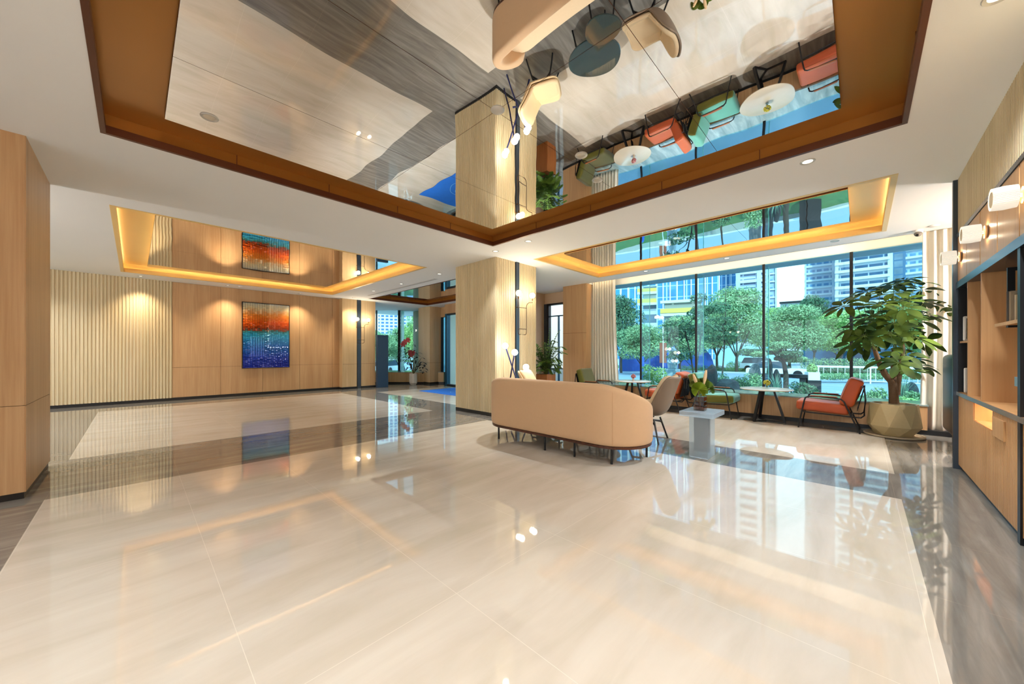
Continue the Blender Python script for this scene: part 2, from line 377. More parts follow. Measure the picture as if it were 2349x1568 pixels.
# low wall under the window
lwall = struct(MB().box(8.02, 8.6, -.70, 5.1, .07, .42).build('wall_window', dark_gap))
mb = MB()
for i in range(8): a = -.70+i*.725; mb.box(8.0, 8.02, a+.002, a+.723, .07, .42)
mb.build('wood_panel', wood_wall, lwall)
struct(MB().box(8.03, 8.6, -2.4, 5.1, 0, .07).build('baseboard_window', black_base))
struct(MB().box(7.985, 8.64, -.71, 5.1, .42, .44).build('trim_5', sill_stone))
struct(MB().box(8.3, 8.6, -2.6, -.70, .07, .44).build('wall_window_end', wood_wall))
w1 = struct(MB().box(8.60, 8.612, -2.4, 4.92, .40, 2.95).build('window_1', pane_mat))
for yy in (3.88, 2.62, 1.38, .12, -1.13):
    MB().box(8.575, 8.60, yy-.022, yy+.022, .44, 2.94).build('mullion', black_metal, w1)
    MB().box(8.615, 9.1, yy-.006, yy+.006, .2, 2.98).build('glass_fin', fin_glass, w1)
    MB().box(9.1, 9.104, yy-.0075, yy+.0075, .2, 2.98).build('fin_edge', M('pale_glass_edge', srgb(178, 220, 214), .2, var=.02), w1)
MB().box(8.615, 9.3, 4.93, 5.2, -.2, 3.0).build('side_jamb', M('charcoal_cladding', srgb(70, 76, 84), .5), w1)
# right hand end wall beyond the bookcase, back walls
struct(MB().box(5.7, 8.7, -2.7, -2.55, 0, 3.2).build('wall_alcove', wood_wall))
struct(MB().box(-6, 5.96, -1.25, -1.12, 0, 3.2).build('wall_right', wood_wall))
mb = MB(); mb.box(-6.1, -6, -1.2, 12.7, 0, .3); mb.box(-6.1, -6, -1.2, 12.7, 2.85, 3.2); mb.box(-6.1, -6, -1.2, -.9, .3, 2.85); mb.box(-6.1, -6, 12.0, 12.7, .3, 2.85); mb.box(-6.1, -6, 5.0, 5.6, .3, 2.85)
struct(mb.build('wall_back', wood_wall))
for a, b_ in ((-.9, 5.0), (5.6, 12.0)):  # unseen rear windows, added to let in soft fill daylight
    wb = struct(MB().box(-6.06, -6.05, a, b_, .3, 2.85).build('window_fill_rear', clear_glass))
    for k in range(5): q = a+(b_-a)*k/4; MB().box(-6.09, -6.02, q-.03, q+.03, .3, 2.85).build('mullion', black_metal, wb)
struct(MB().box(5.86, 5.96, -2.6, -1.1, 0, 3.2).build('wall_alcove_side', wood_wall))
# pillar at left
pl = struct(MB().box(-3.2, -.64, 4.99, 6.21, .055, H+.01).build('wall_pillar', dark_gap))
mb = MB()
for a, b_ in ((-3.2, -1.9), (-1.9, -.625)):
    for c, d in ((.055, .765), (.769, H)): mb.box(a+.002, b_-.001, 4.97, 4.99, c, d)
for a, b_ in ((4.972, 5.06), (5.063, 6.12), (6.123, 6.21)):
    for c, d in ((.055, .765), (.769, H)): mb.box(-.64, -.62, a, b_, c, d)
mb.build('wood_panel', wood_wall, pl)
struct(MB().box(-3.2, -.63, 4.98, 6.2, 0, .055).build('baseboard_pillar', black_base))
# central column
cc = struct(MB().box(4.675, 5.82, 4.915, 6.11, .07, H).build('wall_column', dark_gap))
mb = MB(); ribbed(mb, (4.67, 6.12), (4.67, 4.90), .07, H, .0455, .031, .012, (-1, 0)); mb.build('slatted_panel', wood_slat, cc, fixn=False)
mb = MB(); ribbed(mb, (4.67, 4.91), (5.19, 4.91), .07, H, .0455, .031, .012, (0, -1)); mb.build('slatted_panel', wood_slat, cc, fixn=False)
mb = MB(); ribbed(mb, (5.30, 4.91), (5.83, 4.91), .07, H, .0455, .031, .012, (0, -1)); mb.build('slatted_panel', wood_slat, cc, fixn=False)
mb = MB(); ribbed(mb, (5.83, 4.91), (5.83, 6.12), .07, H, .0455, .031, .012, (1, 0)); mb.build('slatted_panel', wood_slat, cc, fixn=False)
MB().box(4.67, 5.83, 6.11, 6.12, .07, H).build('rear_panel', wood_slat, cc)
MB().box(5.20, 5.29, 4.88, 4.915, .0, H).build('metal_strip', steel_dark, cc)
struct(MB().box(4.665, 5.835, 4.905, 6.12, 0, .07).build('baseboard_column', black_base))

# coffers ---------------------------------------------------------------
def coffer(i, x0, x1, y0, y1, lit, ins, mirlabel, sx, sy, inset_y=.34):
    zt = 3.17 if lit else 3.145
    br = brass
    mb = MB(); t = .02; g = .03 if lit else .012
    mb.mi = 0
    def ring(o0, o1, z0, z1):
        mb.box(x0-o0, x1+o0, y0-o0, y0-o1, z0, z1); mb.box(x0-o0, x1+o0, y1+o1, y1+o0, z0, z1)
        mb.box(x0-o0, x0-o1, y0-o1, y1+o1, z0, z1); mb.box(x1+o1, x1+o0, y0-o1, y1+o1, z0, z1)
    mb.mi = 0; ring(g+.02, g, 3.05, zt); 
    mb.box(x0-g, x1+g, y0-g, y1+g, zt, zt+.01)
    mb.mi = 1; ring(g+.02, 0, H-.004, 3.05)
    if lit: ring(.004, 0, 3.05, 3.078)
    # fine joints in the upper fascia
    mb.mi = 1
    nx = max(2, int(round((x1-x0)/.85))); ny = max(2, int(round((y1-y0)/.85)))
    for k in range(1, nx):
        xx = x0+(x1-x0)*k/nx; mb.box(xx-.003, xx+.003, y1+g-.004, y1+g, 3.05, zt); mb.box(xx-.003, xx+.003, y0-g, y0-g+.004, 3.05, zt)
    for k in range(1, ny):
        yy = y0+(y1-y0)*k/ny; mb.box(x1+g-.004, x1+g, yy-.003, yy+.003, 3.05, zt); mb.box(x0-g, x0-g+.004, yy-.003, yy+.003, 3.05, zt)
    tr = struct(mb.build('trim_%d' % (10+i), [gold if lit else br, brass_dark if not lit else gold]))
    if lit:
        mb = MB(); z0, z1 = 3.052, 3.062; a = .004; w = .024
        for bx in ((x0, x1, y0-g+.002, y0-g+w), (x0, x1, y1+g-w, y1+g-.002), (x0-g+.002, x0-g+w, y0, y1), (x1+g-w, x1+g-.002, y0, y1)): mb.box(bx[0], bx[1], bx[2], bx[3], z0, z1)
        mb.build('light_strip', led_out, tr)
    ix, iy = ins, inset_y; a0, a1, b0, b1 = x0+ix, x1-ix, y0+iy, y1-iy
    root = thing('mirror_ceiling_panel', mirlabel, 'mirror', ((a0+a1)/2, (b0+b1)/2, 3.10), 0)
    cx_, cy_ = (a0+a1)/2, (b0+b1)/2
    X = [a0]+[v for v in sx]+[a1]; Y = [b0]+[v for v in sy]+[b1]; gp = .0018
    for p, q in zip(X, X[1:]):
        for r_, s2 in zip(Y, Y[1:]):
            MB().box(p+gp-cx_, q-gp-cx_, r_+gp-cy_, s2-gp-cy_, 0, .006).build('mirror_tile', mirror, root)
    MB().box(a0-cx_+.001, a1-cx_-.001, b0-cy_+.001, b1-cy_-.001, .006, .03).build('backing_tray', brass_dark, root)
    if lit:
        mb = MB()
        for bx in ((a0+.13, a1-.13, b0+.13, b0+.15), (a0+.13, a1-.13, b1-.15, b1-.13), (a0+.13, a0+.15, b0+.16, b1-.16), (a1-.15, a1-.13, b0+.16, b1-.16)):
            mb.box(bx[0]-cx_, bx[1]-cx_, bx[2]-cy_, bx[3]-cy_, .031, .040)
        mb.build('light_strip', led, root)
    return root
coffer(0, *COF[0], False, .33, 'large mirror panel in the unlit bronze coffer over the foreground, reflecting the sofa and chairs', [1.97], [.98, 2.07, 3.18])
coffer(1, *COF[1], True, .42, 'long mirror panel in the glowing gold coffer beside the big window', [], [1.38], .33)
coffer(2, *COF[2], True, .36, 'mirror panel in the glowing gold coffer near the blue and orange artwork', [], [9.2])
coffer(3, *COF[3], False, .36, 'mirror panel in the small bronze coffer by the entrance door', [], [9.4])

# ------------------------------------------------------------------ downlights
dl_ring = M('downlight_ring', srgb(200, 196, 188), .35, metal=.4, var=.02)
dl_lens = emit('downlight_lens', (1, .9, .74), .8)
dl_off = M('downlight_reflector', srgb(214, 206, 190), .3, metal=.6, var=.03)
def downlight(x, y, z, label, watts=DOWN, size=1.45, blend=.9, tilt=None, r=.04, col=(.93, .97, 1), group=None):
    o = thing('downlight', label, 'downlight', (x, y, z), 0, group)
    MB().lathe([(r, -.001), (r+.016, -.006), (r+.02, 0), (r, .0)], 20).build('trim_ring', dl_ring, o, True)
    MB().lathe([(r, -.001), (r*.72, -.003), (0, -.0035)], 20).build('lens', dl_lens if watts else dl_off, o, True)
    if not watts: return o
    ld = bpy.data.lights.new('downlight_lamp', 'SPOT'); ld.energy = watts; ld.spot_size = size; ld.spot_blend = blend; ld.shadow_soft_size = .035; ld.color = col
    lo = bpy.data.objects.new('downlight_lamp', ld); COL.objects.link(lo); lo.parent = o; lo.location = (0, 0, -.05)
    if tilt: lo.rotation_euler = Vector(tilt).to_track_quat('-Z', 'Y').to_euler()
    return o
G1 = 'added fill downlights over the hall'
for x, y, lb in ((4.37, .36, 'chrome downlight with added fill light in the white ceiling between the two coffers, above the side table'), (4.38, 3.85, 'tiny fitting with added fill light in the strip of ceiling beyond the coffer, nearest the coffer edge'),
               (4.41, 4.64, 'small downlight with added fill light just in front of the ribbed column'), (7.77, 1.83, 'small round fitting with added fill light in the ceiling beside the window slot')):
    downlight(x, y, H, lb, watts=(30 if y > 4.5 else 95) if x < 5 else 90, size=1.45, blend=.6)  # real but dark fittings; their spot light is added as fill
for y, lb in ((.3, 'small round fitting in the ceiling nearest the potted plant'), (3.4, 'added fill downlight in the ceiling above the farther round table')):
    downlight(7.77, y, H, lb, watts=0 if y < 1 else 90, size=1.45, blend=.6)  # the lit one is added to brighten the window seating
for k, (x, y) in enumerate(((.1, 12.12), (1.72, 12.12), (3.45, 12.12), (4.95, 11.9))):
    downlight(x, y, H, ['small downlight washing the slatted part of the far wall', 'small downlight left of the artwork on the far wall', 'small downlight right of the artwork on the far wall', 'small downlight in front of the far pilaster'][k], watts=58, size=1.65, blend=1, tilt=(0, .12, -1), r=.03, col=(1, .84, .6))
for k, (x, y, w_, sz) in enumerate(((-1.2, 1.2, .9, 2.0), (-1.6, 3.2, .8, 1.7), (-2.8, 2.3, 1, 1.7), (-1.4, 9.2, 1.6, 2.5), (-1.6, 11.2, .8, 2.5), (4.8, 6.9, 1, 1.5), (4.8, 8.6, 1.2, 1.5), (4.8, 10.2, 1.2, 1.5), (6.6, 5.7, 1, 1.5), (1.3, -.50, .8, 2.8), (3.0, -.50, .8, 2.8), (-1.0, -.8, 1.0, 2.0), (.2, -.8, .9, 2.0), (-3.5, 0, 1, 1.9), (7.2, -1.7, 1.2, 2.8), (6.6, -2.0, 1.0, 2.8))):
    lb = {(4.8, 6.9): 'added fill downlight in the ceiling band behind the column, nearest the column', (4.8, 8.6): 'middle added fill downlight of three in the band between the two far coffers', (4.8, 10.2): 'added fill downlight in the band between the far coffers, nearest the far wall', (6.6, 5.7): 'added fill downlight between the column and the side door'}.get((x, y), 'added round fill downlight in the hall ceiling behind or beside the viewer')
    downlight(x, y, H, lb, watts=DOWN*w_, size=sz, blend=.7, group=None if (x, y) in ((4.8, 6.9), (4.8, 8.6), (4.8, 10.2), (6.6, 5.7)) else G1)  # all of these are added as fill for floor and ceiling
downlight(.42, 3.79, 3.099, 'chrome downlight set into the mirror panel near its left corner', watts=0)
downlight(2.98, 1.94, 3.099, 'chrome downlight set into the mirror panel before the armchair reflections', watts=0)
downlight(3.53, 2.09, 3.099, 'chrome downlight near the bronze edge of the mirror panel, nearest the window coffer', watts=0)
tag(MB().lathe([(0, -.02), (.03, -.02), (.05, -.006), (.055, 0), (0, 0)], 24, (1.97, 2.05, 3.099)).build('sprinkler_rose', dl_ring, None, True), 'small round fitting at the crossing of the joints in the large mirror', 'ceiling fitting')
# ================================================================== LAMPS ON THE WALLS
def light_pt(parent, loc, w, r=.05, col=(1, .90, .74)):
    ld = bpy.data.lights.new('bulb_light', 'POINT'); ld.energy = w; ld.shadow_soft_size = r; ld.color = col
    o = bpy.data.objects.new('bulb_light', ld); COL.objects.link(o); o.parent = parent; o.location = loc
    return o
bronze_tube = M('bronze_tube', srgb(92, 66, 44), .35, metal=.8)
def wall_light(x, y, label, dx, dz=0, shell=True, gr=.055, watts=5):
    """two globes on a looped tube bracket fixed to a metal strip; faces -Y"""
    o = thing('globe_wall_light', label, 'wall lamp', (x, y, 2.36+dz))
    y0 = -.05
    mb = MB(); r = .007
    mb.tube([(0, y0, -.06), (0, y0, -.74), (.012, y0, -.785), (.04, y0, -.80), (dx-.04, y0, -.80), (dx-.012, y0, -.785), (dx, y0, -.74), (dx, y0, -.24), (dx+.01, y0-.01, -.19), (dx+.04, y0-.03, -.16), (dx+.14, y0-.04, -.145)], r, 8)
    mb.build('bracket', bronze_tube, o, True)
    MB().tube([(0, y0, -.27), (dx, y0, -.27)], r*.9).build('crossbar', bronze_tube, o, True)
    MB().tube([(0, y0, -.69), (dx, y0, -.69)], r*.9).build('crossbar', bronze_tube, o, True)
    MB().disc((0, -.0, -.1), .02, 0, .02).build('wall_plate', bronze_tube, o)
    MB().tube([(0, 0, -.27), (0, y0, -.27)], r).build('wall_stay', bronze_tube, o, True)
    for p in ((0, y0-.02, 0), (dx+.12, y0-.05, -.01)):
        g = MB().ball(p, gr, 20).build('globe', globe_mat, o, True)
        if shell: MB().ball(p, gr*1.45, 20).build('glass_shell', clear_glass, g, True)
        MB().tube([(p[0], p[1], -gr*1.0), (p[0], p[1], -gr*1.0-.06)], .011).build('lamp_holder', bronze_tube, o, True)
    lc = (1, .90, .74) if watts < 10 else (1, .97, .93)
    light_pt(o, (0, -.16, .0), watts, col=lc); light_pt(o, (dx+.12, -.16, 0), watts*.6, col=lc)
    return o
wall_light(5.17, 4.86, 'twin globe wall lamp with looped bronze bracket on the ribbed column', .25)
wall_light(5.17, 12.22, 'twin globe wall lamp with looped bracket on the far wood pilaster', .25, dz=-.03)

for k, (x, y, rz) in enumerate(((.4, -1.10, PI), (-3.6, -1.10, PI), (-5.95, 5.3, -PI/2), (-2.5, 6.24, PI), (7.2, -2.5, PI))):
    q = wall_light(x, y, ('added twin globe fill lamp behind the viewer on the bookcase side wall', 'second added twin globe fill lamp farther behind the viewer', 'added twin globe fill lamp between the added rear windows', 'added twin globe fill lamp on the hidden rear face of the wood pillar', 'added twin globe fill lamp in the alcove behind the booth chair')[k], .25, watts=(20, 12, 210, 50, 90)[k])
    q.rotation_euler.z = rz  # unseen lamps, added to brighten the ceiling
# floor lamp: three navy rods crossing, a globe on each
navy = M('navy_rod', srgb(28, 34, 84), .35, metal=.2)
o = thing('three_rod_floor_lamp', 'floor lamp of crossed navy rods topped with three white globes, behind the sofa', 'floor lamp', (4.80, 4.56, 0))
def lv(x, y, z): return Vector((x-4.80, y-4.56, z))
for a, b_ in ((lv(4.98, 4.34, 0.005), lv(4.75, 4.74, 1.33)), (lv(4.83, 4.86, .005), lv(4.71, 4.46, 1.21)), (lv(4.63, 4.58, .005), lv(4.99, 4.44, .94))):
    rd = MB().tube([a, b_ - (b_-a).normalized()*.05], .013, 10).build('rod', navy, o, True)
    MB().ball(b_, .056, 20).build('globe', globe_mat2, o, True)
    light_pt(o, b_ + Vector((-.05, -.09, 0)), 2.2, .05, (1, .93, .8))
MB().tube([lv(4.83, 4.64, .50), lv(4.86, 4.58, .50)], .02, 10).build('joint', navy, o, True)

# drum sconces on the bookcase
def drum(x, label, g='ribbed drum sconces above the bookcase'):
    o = thing('drum_sconce', label, 'wall lamp', (x, -.715, 2.155), 0, g)
    def ribs(u, v):
        r = .068*(1+.05*math.cos(u*2*PI*44)); r *= (1-.06*abs(v-.5)*2)
        return Vector((r*math.cos(u*2*PI), .03+v*.10, r*math.sin(u*2*PI)))
    mb = MB(); mb.grid(ribs, 176, 5, True); mb.build('ribbed_shade', shade_mat, o, True)
    MB().lathe([(0, 0), (.05, 0), (.052, .008), (0, .008)], 24).xf(Matrix.Translation((0, .012, 0)) @ Matrix.Rotation(PI/2, 4, 'X')).build('wall_plate', M('plate_oak', srgb(214, 160, 96), .4), o)
    MB().lathe([(0, 0), (.048, 0), (.048, .004), (0, .004)], 24).xf(Matrix.Translation((0, .128, 0)) @ Matrix.Rotation(PI/2, 4, 'X')).build('front_cap', M('cap_cream', srgb(226, 204, 168), .6), o)
    MB().tube([(0, .012, 0), (0, .035, 0)], .012, 16).build('stem', M('stem_cream', srgb(240, 226, 200), .5), o)
    light_pt(o, (0, .027, .046), .2, .003, (1, .86, .62)); light_pt(o, (0, .027, -.046), .2, .003, (1, .86, .62))
shade_mat = emit('glowing_ribbed_shade', (1, .93, .78), .28)
shade_mat.node_tree.nodes['Principled BSDF'].inputs['Base Color'].default_value = (.5, .47, .42, 1)
for x, lb in ((5.69, 'smallest looking white ribbed drum sconce, the one nearest the window'), (4.66, 'middle white ribbed drum sconce above the bookcase'), (3.72, 'white ribbed drum sconce at the right edge, cut by the frame')): drum(x, lb)

# artwork on the far wall ------------------------------------------------
art, n, l, b = newmat('woven_tile_enamel')
at_ = n.new('ShaderNodeAttribute'); at_.attribute_name = 'tint'; l.new(at_.outputs['Color'], b.inputs['Base Color'])
b.inputs['Roughness'].default_value = .3; b.inputs['Metallic'].default_value = .1
root = thing('relief_artwork', 'tall relief artwork fading from cream and orange to deep blue on the wood wall', 'artwork', (2.67, 12.485, 1.70))
mb = MB(); w, h_ = 1.14, 1.84; rnd = random.Random(3)
cols_, rows = 20, 42; cw = w/cols_; ch = h_/rows; tint = []
stops = [(0, srgb(20, 40, 160)), (.16, srgb(24, 60, 180)), (.34, srgb(30, 110, 190)), (.52, srgb(50, 165, 200)), (.575, srgb(60, 120, 110)), (.60, srgb(140, 50, 10)), (.70, srgb(225, 95, 20)), (.82, srgb(235, 150, 55)), (.92, srgb(232, 214, 170)), (1, srgb(214, 214, 200))]
def grad(t):
    t = max(0, min(1, t))
    for (a, ca), (b2, cb) in zip(stops, stops[1:]):
        if t <= b2: k = (t-a)/(b2-a); return tuple(ca[i]*(1-k)+cb[i]*k for i in range(3))
    return stops[-1][1][:3]
for j in range(rows):
    for i in range(cols_):
        x0 = -w/2+i*cw; z0 = -h_/2+j*ch; t = (j+.5)/rows; c = grad(t+rnd.uniform(-.02, .02))
        up = (i > 10 and j > 13) or (2 < i < 9 and 6 < j < 20) or rnd.random() < .12
        d = .036*rnd.uniform(.8, 1.15)
        if up: pts = [(x0, -.004, z0), (x0+cw*.92, -d, z0), (x0+cw*.92, -d*.75, z0+ch*1.0), (x0, -.002, z0+ch*1.0)]
        else: pts = [(x0+.004, -d, z0), (x0+cw, -d*.8, z0), (x0+cw, -.003, z0+ch), (x0+.004, -.002, z0+ch)]
        vs2 = [mb.bm.verts.new(p) for p in pts]; f = mb._f(vs2)
        q = [mb.bm.verts.new((x0 if up else x0+.002, 0, z0)), mb.bm.verts.new((x0+cw, 0, z0))]
        mb._f([vs2[1], vs2[0], q[0], q[1]])
        e = [mb.bm.verts.new((x0+cw, 0, z0)), mb.bm.verts.new((x0+cw, 0, z0+ch))]
        mb._f([vs2[2], vs2[1], e[0], e[1]])
        tint += [c]*3
rel = mb.build('woven_relief', art, root, fixn=False)
ca = rel.data.color_attributes.new('tint', 'FLOAT_COLOR', 'CORNER')
for p in rel.data.polygons:
    c = tint[p.index]
    for li in p.loop_indices: ca.data[li].color = (*c, 1)
mb = MB(); mb.box(-w/2-.015, w/2+.015, -.002, .014, -h_/2-.015, h_/2+.015)
for bx in ((-w/2-.015, -w/2, -h_/2-.015, h_/2+.015), (w/2, w/2+.015, -h_/2-.015, h_/2+.015)): mb.box(bx[0], bx[1], -.03, 0, bx[2], bx[3])
mb.box(-w/2, w/2, -.03, 0, -h_/2-.015, -h_/2); mb.box(-w/2, w/2, -.03, 0, h_/2, h_/2+.015)
mb.build('frame', black_metal, root)

# blue screen beside the pilaster
tag(MB().rbox(5.80, 6.20, 12.0, 12.12, 0, 1.82, .004, 1).build('privacy_screen', M('navy_lacquer', srgb(34, 62, 92), .45, var=.03)), 'tall plain navy blue screen standing beside the far pilaster', 'screen')

# rug at the entrance with a faint line emblem
rug = MB().box(6.22, 7.9, 7.0, 10.02, .001, .012).build('entrance_mat', M('blue_mat', srgb(22, 112, 214), .85, var=.1, bump=.6), None)
tag(rug, 'bright blue entrance mat on the floor before the glass door', 'mat')
mb = MB(); 
def arc(cx0, cy0, r, a0, a1, w=.015, n=28):
    for i in range(n):
        t0 = a0+(a1-a0)*i/n; t1 = a0+(a1-a0)*(i+1)/n
        mb.quad(*[(cx0+rr*math.cos(t), cy0+rr*math.sin(t), .0135) for rr, t in ((r, t0), (r+w, t0), (r+w, t1), (r, t1))])
thread = M('pale_blue_thread', srgb(120, 190, 240), .8)
arc(6.95, 8.75, .38, 0, 2*PI); mb.build('emblem_ring', thread, rug)
mb = MB(); arc(6.95, 8.85, .16, .6, 5.0); mb.build('emblem_curl', thread, rug)
mb = MB(); arc(6.98, 8.62, .12, 3.6, 7.6); mb.build('emblem_curl', thread, rug)

# ================================================================== BOOKCASE
BY = -.72
o = thing('built_in_bookcase', 'tall built-in oak bookcase with gunmetal frame, open shelves and fluted base along the right wall', 'bookcase', (0, 0, 0))
def oakbox(*a, name='panel', m=None): return MB().box(*a).build(name, m or wood_shelf, o)
X0 = 1.2
oakbox(5.90, 5.955, -1.12, -.69, 0, H, name='end_post', m=steel_dark)
mb = MB(); ribbed(mb, (X0, BY-.012), (5.90, BY-.012), 2.43, H, .034, .022, .01, (0, 1)); mb.build('upper_ribbed_panel', wood_slat, o, fixn=False)
oakbox(X0, 5.90, -1.12, BY-.02, 2.43, H, name='upper_core')
oakbox(X0, 5.90, -1.12, BY+.006, 2.39, 2.425, name='trim_rail', m=steel_dark)
oakbox(X0, 5.90, -1.12, BY-.03, 1.93, 2.39, name='door_backing', m=dark_gap)
for a, b_ in ((5.46, 5.89), (4.92, 5.455), (4.39, 4.905), (3.87, 4.37), (3.34, 3.86), (2.4, 3.33)):
    MB().box(a+.006, b_-.004, BY-.02, BY, 1.935, 2.385).build('door', wood_shelf, o)
for a in (5.457, 4.912, 4.38, 3.865): oakbox(a-.006, a+.006, BY-.03, BY-.008, 1.93, 2.39, name='gap_strip', m=steel)
oakbox(X0, 5.90, -1.12, BY+.01, 1.86, 1.925, name='frame_rail', m=steel_dark)
oakbox(X0, 5.90, -1.12, -1.10, .8, 1.86, name='back_panel')
oakbox(5.86, 5.90, -1.10, BY, .8, 1.86, name='side_panel', m=black_metal)
for a in (5.39, 4.86, 2.9): oakbox(a, a+.018, -1.10, BY+.002, .8, 1.86, name='divider')
oakbox(3.83, 3.885, -1.12, BY+.004, 0, 1.93, name='frame_post', m=black_metal)
oakbox(5.408, 5.86, -1.10, BY-.01, 1.30, 1.318, name='shelf')
oakbox(4.878, 5.0, -1.10, BY-.10, 1.40, 1.418, name='shelf')
oakbox(3.89, 4.52, -1.10, BY-.01, 1.395, 1.418, name='shelf')
oakbox(4.28, 4.33, -.80, BY-.03, 1.38, 1.394, name='shelf_clip', m=black_metal)
mb = MB(); mb.box(4.44, 4.46, -.81, -.775, 1.42, 1.80); mb.box(4.44, 4.46, -1.09, -.775, 1.80, 1.825); mb.build('metal_frame', black_metal, o)
oakbox(3.89, 3.97, BY-.03, BY+.0, .985, 1.045, name='hinge', m=steel)
oakbox(X0, 5.90, -1.12, BY, .776, .80, name='worktop')
oakbox(X0, 5.90, BY, BY+.008, .765, .80, name='worktop_edge', m=steel)
mb = MB(); ribbed(mb, (X0, BY-.012), (4.56, BY-.012), .05, .755, .03, .024, .006, (0, 1)); ribbed(mb, (5.22, BY-.012), (5.90, BY-.012), .05, .755, .03, .024, .006, (0, 1)); ribbed(mb, (4.56, BY-.012), (5.22, BY-.012), .05, .60, .03, .024, .006, (0, 1)); mb.build('fluted_front', wood_shelf, o, fixn=False)
mb = MB(); mb.box(X0, 4.56, -1.12, BY-.014, .05, .76); mb.box(5.22, 5.90, -1.12, BY-.014, .05, .76); mb.box(4.56, 5.22, -1.12, BY-.014, .05, .60); mb.build('base_core', wood_shelf, o)
oakbox(4.56, 5.22, -1.12, -1.05, .60, .76, name='niche_back', m=wood_wall_pale)
oakbox(4.60, 5.2, -1.0, -.98, .755, .763, name='niche_light', m=emit('niche_led', (1, .93, .74), 40))
oakbox(4.20, 4.50, BY-.008, BY+.004, .58, .72, name='pull_panel')
oakbox(X0, 5.90, -1.1, BY-.03, 0, .05, name='plinth', m=black_base)
# things on the shelves
white_pl = M('white_plastic', srgb(226, 224, 220), .4, var=.02)
def tablet(x, z, lb, rz=.0):
    t = thing('tablet_frame', lb, 'picture frame', (x, -.868, z), rz, 'framed screens on the bookcase')
    MB().rbox(-.125, .125, -.015, .015, 0, .25, .012, 3).build('frame', white_pl, t)
    MB().box(-.105, .105, .0152, .017, .022, .228).build('screen', M('dark_screen', (.01, .012, .016), .06), t)
tablet(5.80, 1.319, 'white-rimmed dark screen on the upper narrow shelf by the gunmetal post', PI/2); tablet(5.76, .801, 'white-rimmed dark screen on the worktop below the shelf', PI/2)
def book(x, y, z, w, d, h, col, lb, cv=None):
    t = thing('book', lb, 'book', (x, y, z), 0, 'books on the high open shelf')
    MB().box(-w/2+.003, w/2-.003, -d/2+.003, d/2-.006, .003, h-.003).build('pages', M('paper', srgb(226, 216, 196), .8), t)
    mb = MB(); mb.box(-w/2, -w/2+.003, -d/2, d/2, 0, h); mb.box(w/2-.003, w/2, -d/2, d/2, 0, h); mb.box(-w/2, w/2, -d/2, -d/2+.003, 0, h); mb.build('cover', col, t)
    return t
book(4.415, -.868, 1.42, .022, .20, .228, M('cover_grey', srgb(90, 88, 86), .6), 'tall dark grey book at the left of the shelf')
book(4.382, -.875, 1.42, .035, .20, .225, M('cover_stone', srgb(172, 156, 132), .6), 'tall stone coloured book beside the dark grey one')
book(4.347, -.880, 1.42, .025, .19, .20, M('cover_taupe', srgb(146, 128, 108), .6), 'thick taupe book behind the propped cream picture')
t = tag(MB().box(-.01, .01, -.10, .10, 0, .19).build('propped_picture', M('cream_board', srgb(216, 198, 160), .6), loc=(4.312, -.885, 1.42)), 'cream mounted picture with a tan square, propped on the shelf', 'picture')
MB().box(-.0115, -.0101, -.065, .055, .05, .15).build('tan_square', M('tan_card', srgb(190, 130, 70), .6), t)

# leather booth seat behind the bookcase end
o = thing('high_back_booth_chair', 'dark blue-black high-back booth chair with cream cushions half hidden by the bookcase post', 'chair', (7.15, -1.35, 0))
lea = M('blue_black_leather', srgb(24, 38, 50), .35, bump=.15)
MB().rbox(-.42, .42, .40, .56, .17, 1.18, .06, 4).build('backrest', lea, o, True)
cr = M('cream_cushion', srgb(206, 176, 130), .8); wh = M('white_cushion', srgb(206, 204, 200), .8)
MB().rbox(-.38, .38, -.25, .36, .30, .48, .05, 4).build('seat_cushion', wh, o, True)
MB().rbox(-.36, .36, .22, .38, .48, .70, .05, 4).build('back_cushion', cr, o, True); MB().rbox(-.36, .36, .24, .38, .71, .95, .05, 4).build('back_cushion', cr, o, True)
MB().rbox(-.40, .40, -.28, .40, .12, .30, .03, 3).build('seat_base', lea, o, True)
for a in (-.36, .36):
    for b_ in (-.22, .46): MB().tube([(a, b_, 0), (a, b_, .18)], .018).build('leg', black_metal, o)

# curtains ---------------------------------------------------------------
cur, n, l, b = newmat('sheer_curtain'); b.inputs['Base Color'].default_value = srgb(240, 234, 222); b.inputs['Roughness'].default_value = .9
b.inputs['Transmission Weight'].default_value = 0
nz = n.new('ShaderNodeTexNoise'); nz.inputs['Scale'].default_value = 300
trl = n.new('ShaderNodeBsdfTranslucent'); trl.inputs[0].default_value = srgb(236, 228, 214); mxs = n.new('ShaderNodeMixShader'); mxs.inputs[0].default_value = .25
out = n['Material Output']; l.new(b.outputs[0], mxs.inputs[1]); l.new(trl.outputs[0], mxs.inputs[2]); l.new(mxs.outputs[0], out.inputs[0])
def curtain(y0, y1, x, z0, z1, folds, amp, label, flare=0, seed=1):
    rn = random.Random(seed); ph = [rn.uniform(0, 6.28) for _ in range(4)]
    def fn(u, v):
        y = y0+(y1-y0)*u; s = (1-v)
        y = y + flare*(s**2)*(1-u)
        return Vector((x+amp*math.sin(u*folds*2*PI+ph[0]+.5*math.sin(v*2+ph[1]))*(1-.1*v)+amp*.18*math.sin(u*folds*3.1*PI+ph[2]), y, z0+(z1-z0)*v))
    mb = MB(); mb.grid(fn, folds*18, 24)
    return tag(mb.build('curtain', cur, None, True, solid=.003, fixn=False), label, 'curtain')
curtain(4.42, 5.06, 8.30, .445, 3.17, 9, .035, 'cream curtain gathered at the left end of the window beside the wood pier', flare=-.10)
curtain(-.66, -1.55, 8.16, .02, 3.17, 9, .035, 'long cream curtain falling to the floor at the right end of the window', flare=.03, seed=5)

